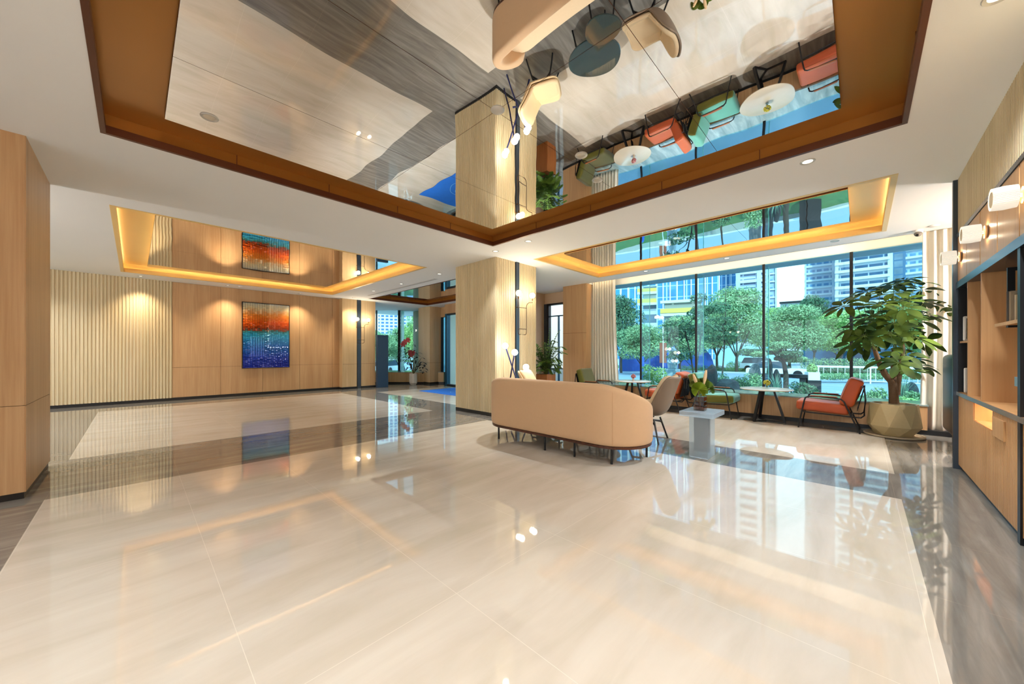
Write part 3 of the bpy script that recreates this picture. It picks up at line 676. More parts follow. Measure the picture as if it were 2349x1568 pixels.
# ================================================================== SOFA
fab = M('apricot_beige_fabric', srgb(204, 168, 130), .85, var=.03, vs_=30, bump=.25, bs=900, sheen=.15)
fab_seat = M('cream_seat_fabric', srgb(232, 208, 172), .85, var=.03, vs_=30, bump=.25, bs=900)
o = thing('curved_sofa', 'apricot beige sofa with a rounded wrap-around back on thin black legs', 'sofa', (3.87, 2.81, 0))
R0 = .42; HL = .74; TH = .155
def sofa_path(t):
    """t -1..1 along the U; returns point and outward normal in plan (local)"""
    th0 = math.radians(62); Ls = 2*HL; La = R0*(PI/2+th0); L = Ls+2*La; s = t*L/2; sg = 1 if s >= 0 else -1; s = abs(s)
    if s <= HL: return Vector((-R0, sg*s, 0)), Vector((-1, 0, 0)), 0
    a = (s-HL)/R0; n_ = Vector((-math.cos(a), sg*math.sin(a), 0))
    return Vector((0, sg*HL, 0))+n_*R0, n_, a/(PI/2+th0)
def sofa_top(k):
    k2 = k*k*(3-2*k); return .862-.40*(k**1.6)
def shell(u, v):
    t = -1+2*v; p, n_, k = sofa_path(t); zt = sofa_top(k); zb = .205; inner = TH
    # end rounding
    e = min(1, (1-abs(t))/.07); er = math.sqrt(max(0, 1-(1-e)**2)); hw = TH/2*max(.02, er); mid = p-n_*(TH/2)
    zc = (zt+zb)/2; hz = (zt-zb)/2*max(.02, .55+.45*er)
    # rounded rectangle section
    a = u*2*PI; ce, se = math.cos(a), math.sin(a); pw = .30
    x = math.copysign(abs(ce)**pw, ce); z = math.copysign(abs(se)**.16, se)
    if se > .2: x = math.copysign(abs(ce)**.62, ce)
    return mid+n_*(hw*x)+Vector((0, 0, zc+hz*z))
mb = MB(); mb.grid(shell, 40, 90, True); mb.build('backrest', fab, o, True)
# seam on the outside, seat, board
mb = MB()
def stadium(off, z, n=14):
    pts = []
    for i in range(n+1):
        a = PI+PI/2*0 - 0; 
    r = R0-off
    for c, a0, a1 in ((HL, 0, PI), (-HL, PI, 2*PI)):
        for i in range(2*n+1): a = a0+(a1-a0)*i/(2*n); pts.append(Vector((r*math.cos(a), c+r*math.sin(a), z)))
    return pts
def slab(mb, off, z0, z1, rr=0):
    levels = [(off+rr, z0), (off, z0+rr), (off, z1-rr), (off+rr, z1)] if rr else [(off, z0), (off, z1)]
    rings = [[mb.bm.verts.new(p) for p in stadium(q, z)] for q, z in levels]
    for a, b_ in zip(rings, rings[1:]):
        for i in range(len(a)): mb._f([a[i], a[(i+1) % len(a)], b_[(i+1) % len(a)], b_[i]])
    mb._f(rings[0][::-1]); mb._f(rings[-1])
slab(mb, .012, .178, .205, .003); mb.build('base_board', wood_dark, o)
mb = MB(); slab(mb, .11, .20, .43, .03); mb.build('seat_cushion', fab_seat, o, True)
mb = MB(); p, n_, k = sofa_path(-.50)
for zz in (0,): mb.tube([p+n_*.0005+Vector((0, 0, z)) for z in (.23, .4, .6, .78)], .0016, 6)
mb.build('seam', M('seam_thread', srgb(190, 148, 104), .9), o)
for x, y in ((-.34, .84), (-.36, 0), (-.34, -.42), (-.30, -.87), (.22, -1.03), (.22, 1.03), (.34, .3), (.34, -.35)):
    MB().tube([(x, y, 0), (x, y, .18)], .0125, 10).build('leg', black_metal, o, True)

# ================================================================== ARMCHAIRS
def armchair_proto():
    o = thing('tube_frame_armchair', 'x', 'armchair')
    b1 = chairA
    def cushion(name, cen, sz, rot, topm, sidem, r=.055):
        b = bmesh.new(); bmesh.ops.create_cube(b, size=1)
        for v in b.verts: v.co = Vector((v.co.x*sz[0], v.co.y*sz[1], v.co.z*sz[2]))
        bmesh.ops.bevel(b, geom=b.edges[:], offset=r, segments=4, profile=.6, affect='EDGES')
        bmesh.ops.subdivide_edges(b, edges=[e for e in b.edges if e.calc_length() > .15], cuts=6, use_grid_fill=True)
        for v in b.verts:
            f = (1-(2*v.co.x/sz[0])**2)*(1-(2*v.co.y/sz[1])**2)
            if abs(v.co.z) > sz[2]*.3: v.co.z += math.copysign(.016*max(0, f), v.co.z)
            v.co.z += .004*mnoise.noise(v.co*7+Vector((rot*5, 0, 0)))
        m_ = MB(); M4 = Matrix.Translation(cen) @ Matrix.Rotation(rot, 4, 'X'); vm = {v: m_.bm.verts.new(M4 @ v.co) for v in b.verts}
        for f in b.faces:
            m_.mi = 1 if abs(f.normal.x) > .72 else 0
            m_._f([vm[v] for v in f.verts])
        b.free(); ob = m_.build(name, [topm, sidem], o, True)
        # piping round both side faces
        for sx in (-1, 1):
            pp = []
            hy, hz = sz[1]/2-.012, sz[2]/2-.010
            for k in range(33):
                a = 2*PI*k/32; yy = math.copysign(abs(math.cos(a))**.35, math.cos(a))*hy; zz = math.copysign(abs(math.sin(a))**.5, math.sin(a))*hz
                pp.append(M4 @ Vector((sx*(sz[0]/2-.016), yy, zz)))
            MB().tube(pp, .0035, 6, cap=False).build('piping', pipeM, ob, True)
        return ob
    cushion('seat_cushion', Vector((0, .075, .345)), (.51, .64, .15), math.radians(3), topM, sideM)
    cushion('back_cushion', Vector((0, -.265, .60)), (.51, .43, .17), math.radians(-72)+PI, topM, sideM)
    for s in (-1, 1):
        x = s*.285
        MB().tube([(x, .36, 0), (x, .285, .44), (x, .27, .49), (x, .235, .51), (x, .10, .515), (x, -.10, .505), (x, -.15, .495), (x, -.185, .46), (x, -.36, 0)], .011, 8).build('arm_frame', black_metal, o, True)
        MB().rbox(x-.02, x+.02, -.11, .21, .518, .532, .006, 2).build('arm_pad', armwood, o, True)
        MB().tube([(x*.86, .30, .255), (x*.86, -.30, .235), (x*.86, -.37, .235), (x*.86, -.405, .27), (x*.86, -.42, .50), (x*.86, -.405, .68), (x*.86, -.37, .70)], .010, 8).build('seat_rail', black_metal, o, True)
    MB().tube([(-.285, .315, .255), (.285, .315, .255)], .009).build('cross_rail', black_metal, o, True); MB().tube([(-.285, -.27, .235), (.285, -.27, .235)], .009).build('cross_rail', black_metal, o, True)
    m_ = MB(); m_.grid(lambda u, v: Vector((-.235+.47*u, -.33-.085*v, .33+.37*v)), 3, 3); m_.build('back_sling', black_fab, o, False, solid=.006)
    return o
chairA = None
black_fab = M('black_fabric', (.012, .012, .014), .9)
armwood = wood('arm_walnut', srgb(120, 66, 32), srgb(168, 100, 54), axis=1)
rust = M('rust_leather', srgb(176, 84, 36), .5, var=.10, vs_=5, bump=.35, bs=25)
rust_side = M('rust_leather_side', srgb(172, 72, 28), .5, var=.08, vs_=5, bump=.3, bs=25)
teal = M('teal_fabric', srgb(92, 158, 140), .8, var=.06, bump=.2, sheen=.3)
olive = M('olive_fabric', srgb(96, 94, 32), .85, var=.08, bump=.2)
pipe_rust = M('dark_piping', srgb(78, 28, 16), .6); pipe_green = M('olive_piping', srgb(60, 74, 24), .7)
topM, sideM, pipeM = rust, rust_side, pipe_rust
a1 = armchair_proto(); a1.location = (7.72, .37, 0); a1['label'] = 'rust orange leather armchair between the round table and the big potted plant'; a1['group'] = 'window armchairs'
dup(a1, (7.72, 2.91, 0), 0, 'rust orange armchair back to back with the green one, half hidden by the taupe chair')
topM, sideM, pipeM = teal, olive, pipe_green
a2 = armchair_proto(); a2.location = (7.72, 2.04, 0); a2.rotation_euler.z = PI; a2['label'] = 'teal and olive armchair facing the nearer round table'; a2['group'] = 'window armchairs'
topM, sideM, pipeM = M('olive_velvet', srgb(88, 84, 44), .8, var=.08, bump=.2, sheen=.3), olive, pipe_green
a3 = armchair_proto(); a3.location = (7.72, 4.62, 0); a3.rotation_euler.z = PI; a3['label'] = 'olive green armchair at the far end of the window beside the curtain'; a3['group'] = 'window armchairs'

# round tables ----------------------------------------------------------
top_cream = M('pale_stone_top', srgb(196, 184, 164), .18, var=.05)
def round_table(x, y, label, rz=0):
    o = thing('round_bistro_table', label, 'table', (x, y, 0), rz, 'round tables by the window')
    MB().lathe([(0, .553), (.385, .553), (.395, .560), (.395, .568), (.39, .572), (0, .572)], 56).build('tabletop', top_cream, o, True)
    top = []
    for k in range(3):
        a = 2*PI*k/3+PI/6; p0 = Vector((.115*math.cos(a), .115*math.sin(a), .553)); p1 = Vector((.27*math.cos(a), .27*math.sin(a), .012))
        m_ = MB(); d_ = Vector((-math.sin(a), math.cos(a), 0)); r_ = Vector((math.cos(a), math.sin(a), 0))
        vs3 = [m_.bm.verts.new(p+d_*i*.022+r_*j*.017) for p in (p0, p1) for i, j in ((-1, -1), (1, -1), (1, 1), (-1, 1))]
        for i in range(4): m_._f([vs3[i], vs3[(i+1) % 4], vs3[4+(i+1) % 4], vs3[4+i]])
        m_._f(vs3[:4]); m_._f(vs3[4:]); m_.build('leg', black_metal, o)
        m_ = MB(); m_.obox((r_.x*.14, r_.y*.14), (r_.x, r_.y), .14, .016, 0, .018); m_.build('foot_bar', black_metal, o)
    MB().disc((0, 0, 0), .13, .545, .553).build('mounting_plate', black_metal, o)
    return o
round_table(7.73, 1.21, 'round pale table on black tripod legs between the orange and teal chairs')
round_table(7.80, 3.72, 'farther round pale table on black tripod legs, behind the sofa')
def flower(x, y, z, label, col, vcol):
    o = thing('flower_posy', label, 'flower vase', (x, y, z))
    MB().lathe([(0, 0), (.022, 0), (.026, .01), (.022, .05), (.026, .055), (.02, .055), (.016, .01), (0, .01)], 16).build('vase', vcol, o, True)
    rn = random.Random(int(x*100)); m_ = MB()
    for k in range(46):
        d_ = Vector((rn.gauss(0, 1), rn.gauss(0, 1), rn.gauss(.3, .8))).normalized()
        m_.ball(Vector((0, 0, .10))+d_*.043, .014, 8)
    m_.build('blossom', col, o, True)
    m_ = MB(); m_.tube([(0, 0, .02), (0, 0, .1)], .008); m_.build('stem', M('stem_green', srgb(60, 90, 30), .7), o)
flower(7.76, 1.20, .572, 'yellow-green flower posy in a small glass on the nearer round table', M('yellow_petals', srgb(176, 168, 56), .8, var=.3, vs_=40), clear_glass)
flower(7.80, 3.70, .572, 'pink flower posy in a white cup on the farther round table', M('pink_petals', srgb(186, 120, 120), .8, var=.3, vs_=40), M('cup_white', srgb(220, 210, 200), .4))

# ================================================================== SHELL CHAIRS
def shell_chair(loc, rz, label, outer, inner, head=.93):
    o = thing('high_back_lounge_chair', label, 'lounge chair', loc, rz, 'shell lounge chairs')
    prof = [(.30, .385), (.12, .365), (-.08, .35), (-.20, .37), (-.275, .46), (-.335, .62), (-.385, .78), (-.42, head-.02)]
    def pf(v):
        s = v*(len(prof)-1); i = min(len(prof)-2, int(s)); f = s-i
        def g(k): k = max(0, min(len(prof)-1, k)); return Vector((0,)+prof[k])
        a, b_, c, d_ = g(i-1), g(i), g(i+1), g(i+2)
        return .5*((2*b_)+(c-a)*f+(2*a-5*b_+4*c-d_)*f*f+(3*b_-a-3*c+d_)*f**3)
    def surf(off, wscale, top=1.0):
        def fn(u, v):
            x = -1+2*u; vv = v*top; p = pf(vv); q = pf(min(1, vv+.01)); r_ = pf(max(0, vv-.01)); t_ = (q-r_).normalized(); nn = Vector((0, t_.z, -t_.y))
            if nn.z < 0 and vv < .4: nn = -nn
            nn = Vector((0, -t_.z, t_.y)) * -1
            w_ = (.335-.03*v)*wscale
            rc = 1
            for e in (v, 1-v):
                if e < .13: rc = min(rc, .70+.30*math.sqrt(max(0, 1-(1-e/.13)**2)))
            wing = .15*abs(x)**2.6*(.35+.65*math.sin(PI*min(1, max(0, v*1.0))))
            return p+Vector((x*w_*rc, 0, 0))+nn*(wing+off)
        return fn
    m_ = MB(); m_.grid(surf(0, 1), 19, 26); m_.build('outer_shell', outer, o, True, solid=.028, sub=1, fixn=False)
    m_ = MB(); m_.grid(surf(.045, .88, .985), 17, 26); m_.build('inner_cushion', inner, o, True, solid=.055, sub=1, fixn=False)
    m_ = MB(); m_.rbox(-.24, .24, -.16, .27, .40, .47, .03, 3); m_.build('seat_pad', inner, o, True)
    MB().disc((0, 0, 0), .10, .315, .335).build('swivel_plate', black_metal, o)
    MB().tube([(0, 0, .26), (0, 0, .32)], .03, 12).build('swivel_post', black_metal, o)
    for k in range(4):
        a = PI/4+k*PI/2; c, s_ = math.cos(a), math.sin(a)
        MB().tube([(0, 0, .275), (c*.2, s_*.2, .245), (c*.215, s_*.215, .235)], .014, 8).build('spider_arm', black_metal, o, True)
        MB().tube([(c*.195, s_*.195, .30), (c*.31, s_*.31, .0)], .0125, 8).build('leg', black_metal, o, True)
    return o
taupe = M('taupe_leather', srgb(122, 104, 86), .5, var=.04, bump=.1)
sand = M('sand_fabric', srgb(206, 184, 150), .8, var=.04, bump=.2, bs=600)
shell_chair((4.97, 2.16, 0), math.radians(6), 'taupe high-back shell chair with sand cushion, right of the sofa', taupe, sand, head=.90)
shell_chair((4.92, 3.98, 0), math.radians(205), 'beige shell chair near the ribbed column, only its top showing over the sofa', M('beige_shell', srgb(226, 196, 152), .8, var=.03), M('beige_pad', srgb(230, 204, 162), .8, var=.03), head=.90)
# coffee tables
glass_teal = M('dark_teal_glass', srgb(38, 58, 62), .03, var=.05, coat=1)
def coffee(x, y, r, h, label):
    o = thing('round_coffee_table', label, 'coffee table', (x, y, 0), .4, 'dark coffee tables before the sofa')
    MB().lathe([(0, h-.02), (r-.005, h-.02), (r, h-.015), (r, h-.005), (r-.005, h), (0, h)], 48).build('tabletop', glass_teal, o, True)
    for k in range(3):
        a = 2*PI*k/3; MB().tube([(r*.62*math.cos(a), r*.62*math.sin(a), h-.02), (r*.86*math.cos(a), r*.86*math.sin(a), 0)], .011).build('leg', black_metal, o, True)
    for k in range(3):
        a = 2*PI*k/3; b2 = a+2*PI/3; MB().tube([(r*.62*math.cos(a), r*.62*math.sin(a), h-.035), (r*.62*math.cos(b2), r*.62*math.sin(b2), h-.035)], .008).build('rail', black_metal, o, True)
coffee(5.0, 3.02, .40, .38, 'larger dark glass coffee table hidden behind the sofa, seen in the mirror')
coffee(4.56, 2.62, .24, .46, 'smaller taller dark glass coffee table hidden behind the sofa, seen in the mirror')

# ================================================================== ACRYLIC SIDE TABLE
acr, n, l, b = newmat('frosted_acrylic'); b.inputs['Base Color'].default_value = srgb(214, 228, 238); b.inputs['Roughness'].default_value = .3
nz = n.new('ShaderNodeTexNoise'); nz.inputs['Scale'].default_value = 2; mr_ = n.new('ShaderNodeMapRange'); mr_.inputs[3].default_value = .33; mr_.inputs[4].default_value = .34; l.new(nz.outputs[0], mr_.inputs[0])
tr_ = n.new('ShaderNodeBsdfTransparent'); tr_.inputs[0].default_value = (.86, .93, .98, 1); mxa = n.new('ShaderNodeMixShader'); l.new(mr_.outputs[0], mxa.inputs[0]); l.new(tr_.outputs[0], mxa.inputs[1]); l.new(b.outputs[0], mxa.inputs[2]); l.new(mxa.outputs[0], n['Material Output'].inputs[0])
o = thing('acrylic_pedestal_table', 'frosted clear acrylic pedestal table with a grey cylinder core, beside the taupe chair', 'side table', (4.60, 1.34, 0))
MB().rbox(-.225, .225, -.18, .18, .475, .53, .004, 2).build('tabletop', acr, o)
MB().rbox(-.135, .135, -.10, .10, 0, .474, .004, 2).build('pedestal', acr, o)
MB().lathe([(0, .06), (.085, .06), (.085, .47), (0, .47)], 32).build('core', M('grey_core', srgb(34, 34, 34), .6, var=.04), o, True)
# block vase with leaves
o = thing('block_glass_vase', 'amber glass block vase holding a fan palm leaf and pampas, on the acrylic table', 'vase', (4.57, 1.35, .53))
amb = glass('amber_glass', (.72, .52, .40), 1)
for k in range(3):
    for i in range(2):
        for j in range(2): MB().rbox(-.056+.057*i, -.001+.057*i, -.056+.057*j, -.001+.057*j, .006+k*.054, .056+k*.054, .003, 1).build('glass_block', amb, o)
MB().box(-.058, .058, -.058, .058, 0, .005).build('base', clear_glass, o)
palm = M('fan_leaf', srgb(122, 140, 30), .55, var=.15, vs_=20)
def fan(c, r, nrm, roll, name='fan_leaf', spread=5.2, m_=palm):
    z = Vector(nrm).normalized(); x = z.orthogonal().normalized(); y = z.cross(x); mbx = MB(); n_ = 34
    cen = mbx.bm.verts.new(Vector(c)); ring = []
    for i in range(n_*2+1):
        a = roll-spread/2+spread*i/(n_*2); rr = r*(1 if i % 2 else .88); zz = .012*(1 if i % 2 else -1)
        ring.append(mbx.bm.verts.new(Vector(c)+(x*math.cos(a)+y*math.sin(a))*rr+z*zz))
    for p, q in zip(ring, ring[1:]): mbx._f([cen, p, q])
    return mbx.build(name, m_, o, False, solid=.0012, fixn=False)
toc = (-FW.x, -FW.y, .15)
def rollup(nrm):
    z = Vector(nrm).normalized(); x = z.orthogonal().normalized(); y = z.cross(x); return math.atan2(y.z, x.z)
fan((-.06, -.005, .245), .095, toc, rollup(toc))
n2 = (-.5, -.9, .3); fan((.08, -.07, .26), .085, n2, rollup(n2), m_=M('fan_leaf_dark', srgb(84, 108, 30), .6, var=.15))
n3 = (-.9, -.1, .5); fan((.10, .0, .32), .07, n3, rollup(n3), m_=M('fan_leaf_mid', srgb(96, 118, 34), .6, var=.15)); n4 = (-.6, .3, .5); fan((.04, .07, .31), .07, n4, rollup(n4), m_=M('fan_leaf_olive', srgb(104, 112, 40), .6, var=.15))
MB().tube([(0, 0, .05), (-.05, -.005, .25)], .003).build('leaf_stem', palm, o)
pamp = M('pampas', srgb(216, 184, 142), .95, var=.15, vs_=60, bump=.8)
for (a, b_) in (((-.005, .03, .28), (-.05, .06, .42)), ((.03, -.03, .30), (.05, -.05, .47))):
    a, b_ = Vector(a), Vector(b_); pts = [a.lerp(b_, k/8) for k in range(9)]; mbx = MB(); rn = random.Random(5)
    for k in range(8): mbx.tube([pts[k], pts[k+1]], .006+.012*math.sin(PI*(k+.3)/8.6), 9, True, .006+.012*math.sin(PI*(k+1.1)/9))
    mbx.build('pampas_plume', pamp, o, True); MB().tube([(0, 0, .04), a], .002).build('plume_stem', pamp, o)

# ================================================================== PLANTS INDOORS
def leafmesh(mb, base, d_, up, L, w, droop=.35, n_=6, fold=.25):
    """obovate leaflet starting at base growing along d_, drooping"""
    d_ = Vector(d_).normalized(); s = d_.cross(Vector(up)).normalized(); u = s.cross(d_).normalized(); prev = None
    for i in range(n_+1):
        t = i/n_; ww = w*.5*(math.sin(PI*t**1.25)**.75) if 0 < t < 1 else .0015
        c = base+d_*(L*t)+Vector((0, 0, -droop*L*t*t))
        l_, m_, r_ = mb.bm.verts.new(c-s*ww+u*ww*fold), mb.bm.verts.new(c), mb.bm.verts.new(c+s*ww+u*ww*fold)
        if prev:
            mb._f([prev[0], prev[1], m_, l_]); mb._f([prev[1], prev[2], r_, m_])
        prev = (l_, m_, r_)
leafg, n, l, b = newmat('glossy_leaf'); 
tc = n.new('ShaderNodeTexCoord'); nz = n.new('ShaderNodeTexNoise'); nz.inputs['Scale'].default_value = 5; l.new(tc.outputs['Object'], nz.inputs['Vector'])
r_ = n.new('ShaderNodeValToRGB'); r_.color_ramp.elements[0].position = .35; r_.color_ramp.elements[0].color = srgb(28, 50, 16); r_.color_ramp.elements[1].position = .72; r_.color_ramp.elements[1].color = srgb(78, 100, 30)
l.new(nz.outputs[0], r_.inputs[0]); l.new(r_.outputs[0], b.inputs['Base Color']); b.inputs['Roughness'].default_value = .55; b.inputs['Specular IOR Level'].default_value = .15
bark = M('speckled_bark', srgb(98, 74, 50), .8, var=.3, vs_=60, bump=.6, bs=120)
PX, PY = 7.62, -.34
o = thing('potted_umbrella_plant', 'tall umbrella plant with glossy green leaves in a faceted stone pot by the window', 'potted plant', (PX, PY, 0))
mb = MB(); mb.lathe([(0, 0), (.29, 0), (.315, .012), (.315, .03), (.30, .03), (.285, .016), (0, .016)], 40); mb.build('saucer', M('saucer_stone', srgb(176, 160, 132), .6), o, True)
# faceted pot: hexagonal rim, wide twelve-sided waist, small base
potm = M('faceted_concrete', srgb(190, 170, 126), .55, var=.05, vs_=30)
mb = MB(); K = 8
rings = []
for r, z, ph in ((.20, .02, 0), (.285, .155, .5), (.255, .47, 0)):
    rings.append([mb.bm.verts.new((r*math.cos(2*PI*(k+ph)/K+.2), r*math.sin(2*PI*(k+ph)/K+.2), z)) for k in range(K)])
a, b_, c = rings
for k in range(K):
    mb._f([a[k], a[(k+1) % K], b_[k]]); mb._f([a[(k+1) % K], b_[(k+1) % K], b_[k]])
    mb._f([b_[k], b_[(k+1) % K], c[(k+1) % K]]); mb._f([b_[k], c[(k+1) % K], c[k]])
c2_ = [mb.bm.verts.new((v.co.x*.91, v.co.y*.91, .47)) for v in c]; c3_ = [mb.bm.verts.new((v.co.x*.9, v.co.y*.9, .42)) for v in c]
for k in range(K): mb._f([c[k], c[(k+1) % K], c2_[(k+1) % K], c2_[k]]); mb._f([c2_[k], c2_[(k+1) % K], c3_[(k+1) % K], c3_[k]])
mb._f(c3_); mb._f(a[::-1])
mb.build('pot', potm, o)
MB().disc((0, 0, 0), .225, .40, .43, 24).build('soil', M('soil', srgb(50, 34, 24), .95, bump=1), o)
def lp(x, y, dd=0):
    D = (Vector((PX, PY, 0)).dot(FW)) + dd
    v = px(x, y, D); return Vector((v.x-PX, v.y-PY, v.z))
tr = [([(2051, 925), (2049, 895), (2046, 875), (2030, 858), (2018, 835), (2010, 812), (2004, 795)], .055, .022), ([(2050, 895), (2050, 870), (2049, 850), (2048, 825), (2050, 800)], .038, .02), ([(2056, 905), (2059, 880), (2063, 855), (2067, 830), (2071, 805), (2068, 780)], .04, .02)]
for k, (pts, r0, r1) in enumerate(tr):
    MB().tube([lp(x, y, (-.03, .0, .05)[k]) for x, y in pts], r0, 10, True, r1).build('trunk', bark, o, True)
rn = random.Random(11)
whorls = [(1935, 702, -.2), (1962, 690, -.05), (1975, 678, -.2), (1990, 668, .15), (2020, 662, -.1), (2050, 655, 0), (2062, 648, .2), (2075, 642, .1), (2100, 648, -.1), (2112, 665, .15), (2050, 672, -.2), (2000, 702, -.1), (2022, 697, -.3), (2045, 690, .1),
 (2070, 688, -.2), (2095, 690, .1), (2120, 692, -.05), (2140, 700, .15), (2130, 722, -.1), (2150, 720, .1), (1985, 730, -.15), (2005, 726, .2), (2030, 722, -.15), (2060, 722, .1), (2085, 728, -.2), (2105, 735, .1), (1960, 752, -.15), (1985, 762, .1), (2010, 768, -.25),
 (2040, 766, -.35), (2060, 768, -.05), (2085, 772, .15), (2105, 775, -.15), (2120, 782, .1), (1955, 788, -.1), (1990, 792, .1), (2075, 815, -.2), (2095, 822, .05), (2060, 832, -.3), (2035, 824, -.1), (2085, 850, -.1), (2108, 838, .05), (1982, 770, -.3), (2070, 705, -.4), (2050, 740, -.4), (2015, 745, 0), (2078, 750, 0)]
crown_bases = [(2005, 800, -.05), (2050, 800, 0), (2068, 782, .05)]
mbl = MB(); mbs = MB()
for (x, y, dd) in whorls:
    p = lp(x, y, dd)
    if p.x+PX > 8.35: p.x = 8.35-PX
    cb = min(crown_bases, key=lambda q: abs(q[0]-x)+.3*abs(q[1]-y)); q = lp(*cb)
    q = q+Vector((rn.uniform(-.03, .03), rn.uniform(-.03, .03), rn.uniform(-.06, .06)))
    mid = q.lerp(p, .55)+Vector((0, 0, .05)); mbs.tube([q, mid, p], .0045, 6, True, .003)
    axis = (p-q); axis.z = abs(axis.z)+.15; axis.normalize(); n_ = rn.choice((6, 7, 7, 8)); a0 = rn.uniform(0, 6.28)
    ex = axis.orthogonal().normalized(); ey = axis.cross(ex)
    for k in range(n_):
        a = a0+2*PI*k/n_; d_ = ex*math.cos(a)+ey*math.sin(a)+axis*.10; L = rn.uniform(.16, .235)
        st = p+d_.normalized()*.035; mbs.tube([p, st], .002, 5)
        leafmesh(mbl, st, d_, axis, L, L*rn.uniform(.38, .48), droop=rn.uniform(.08, .5), n_=8, fold=rn.uniform(.0, .16))
mbl.build('foliage', leafg, o, True, fixn=False); mbs.build('leaf_stalks', M('stalk_green', srgb(86, 104, 40), .6), o, True)

# palm in a wooden box right of the column
o = thing('potted_palm', 'bushy green palm in a terracotta-brown box behind the column', 'potted plant', (6.93, 5.52, 0))
MB().rbox(-.17, .17, -.17, .17, 0, .69, .01, 2).build('planter_box', wood('planter_wood', srgb(150, 88, 44), srgb(184, 116, 66)), o)
mbl = MB(); mbs = MB(); rn = random.Random(4); base = Vector((0, 0, .68))
def frond(base, tip, rise, n_=16, lw=.16, wid=.016):
    base, tip = Vector(base), Vector(tip); pts = []
    for i in range(n_+1): t = i/n_; pts.append(base.lerp(tip, t)+Vector((0, 0, rise*math.sin(PI*t*.9))))
    mbs.tube(pts, .005, 5, True, .002)
    for i in range(int(n_*.25), n_+1):
        d_ = (pts[i]-pts[i-1]).normalized(); s = d_.cross(Vector((0, 0, 1))).normalized(); t = i/n_; L = lw*math.sin(PI*(.15+.8*t))+.03
        for sg in (-1, 1): leafmesh(mbl, pts[i], d_*.55+s*sg+Vector((0, 0, .15)), (0, 0, 1), L, wid*2.3, droop=.35, n_=3, fold=.1)
for k in range(44):
    a = 2*PI*k/22+rn.uniform(-.2, .2); L = rn.uniform(.18, .5); frond(base, (L*math.cos(a), L*math.sin(a), rn.uniform(.62, 1.4)), rn.uniform(.08, .34))
frond(base, RT*.50+Vector((0, 0, 1.10)), .25, lw=.13); frond(base, RT*.34+Vector((0, 0, 1.68)), .22, lw=.12); frond(base, RT*.1+Vector((0, 0, 1.75)), .1, lw=.12); frond(base, RT*.38+Vector((0, 0, .92)), .2, lw=.13)
mbl.build('foliage', M('palm_green', srgb(96, 130, 48), .5, var=.4, vs_=9), o, True, fixn=False); mbs.build('stalks', M('palm_stalk', srgb(80, 96, 40), .6), o, True)

# vase of dark leaves and pink flowers in the far bay
o = thing('flower_arrangement', 'tall white floor vase with pink and red flowers and dark leaves in the far bay', 'flower vase', (7.34, 12.25, 0))
MB().lathe([(0, 0), (.10, 0), (.14, .06), (.145, .12), (.14, .40), (.135, .42), (.12, .42), (.12, .36), (0, .36)], 10).build('vase', M('white_vase', srgb(214, 206, 192), .5), o)
mbl = MB(); mbs = MB(); mbf = MB(); rn = random.Random(9)
stems = [(-.28, 1.55), (-.15, 1.25), (.05, 1.1), (.3, 1.0), (.22, .85), (-.3, 1.1), (.12, 1.35), (-.05, .9), (.36, .8), (-.02, 1.5), (-.2, .95)]
for k, (dx, z) in enumerate(stems):
    tip = RT*dx+FW*rn.uniform(-.12, .12)+Vector((0, 0, z)); b0 = Vector((0, 0, .38)); mbs.tube([b0, b0.lerp(tip, .5)+Vector((0, 0, .08)), tip], .011, 5, True, .006)
    for j in range(8):
        a = rn.uniform(0, 6.28); d_ = Vector((math.cos(a), math.sin(a), .25)); leafmesh(mbl, tip+Vector((0, 0, -.05*j)), d_, (0, 0, 1), rn.uniform(.18, .32), .075, droop=.5, n_=4)
for dx, z in ((-.3, 1.62), (-.2, 1.68), (-.38, 1.52), (-.12, 1.22), (-.02, 1.2), (-.08, 1.12)):
    c = RT*dx+Vector((0, 0, z))
    for j in range(6):
        a = 2*PI*j/6; leafmesh(mbf, c, RT*math.cos(a)-FW*.4+Vector((0, 0, math.sin(a)+.2)), FW, .13, .07, droop=.1, n_=4)
mbl.build('foliage', M('dark_leaf', srgb(46, 40, 34), .5, var=.3), o, True, fixn=False); mbs.build('stems', M('stem_olive', srgb(90, 84, 40), .6), o, True); mbf.build('flower_heads', M('rose_petals', srgb(190, 78, 88), .6, var=.3), o, True, fixn=False)

# small ceiling fittings
o = thing('dome_camera', 'white dome security camera under the ceiling near the right curtain', 'security camera', (7.93, -.60, H))
MB().lathe([(0, 0), (.055, 0), (.055, -.03), (.05, -.045), (0, -.045)], 24).build('housing', white_pl, o, True); MB().ball((-.02, .0, -.055), .042, 20).build('dome', M('smoked_dome', srgb(120, 112, 104), .15), o, True)
MB().tube([(-.045, .01, -.075), (-.056, .012, -.083)], .016, 12).build('lens', black_metal, o)
tag(MB().lathe([(0, -.012), (.05, -.012), (.06, -.004), (.06, 0), (0, 0)], 24, (7.80, -.74, H)).build('smoke_detector', white_pl, None, True), 'flat white ceiling disc beside the dome camera', 'detector')
tag(MB().lathe([(0, -.03), (.035, -.03), (.05, -.01), (.055, 0), (0, 0)], 24, (1.97, 12.0, H)).build('smoke_detector', white_pl, None, True), 'small white smoke detector on the ceiling above the artwork', 'detector')
o = thing('linear_air_vent', 'long slim white air vent in the ceiling behind the column', 'air vent', (5.06, 9.25, H))
MB().box(-.05, .05, -1.85, 1.85, -.006, 0).build('frame', white_pl, o)
for k in range(4): MB().box(-.038+.02*k, -.03+.02*k, -1.83, 1.83, -.009, -.0061).build('slat', M('vent_grey', srgb(196, 194, 190), .5), o)
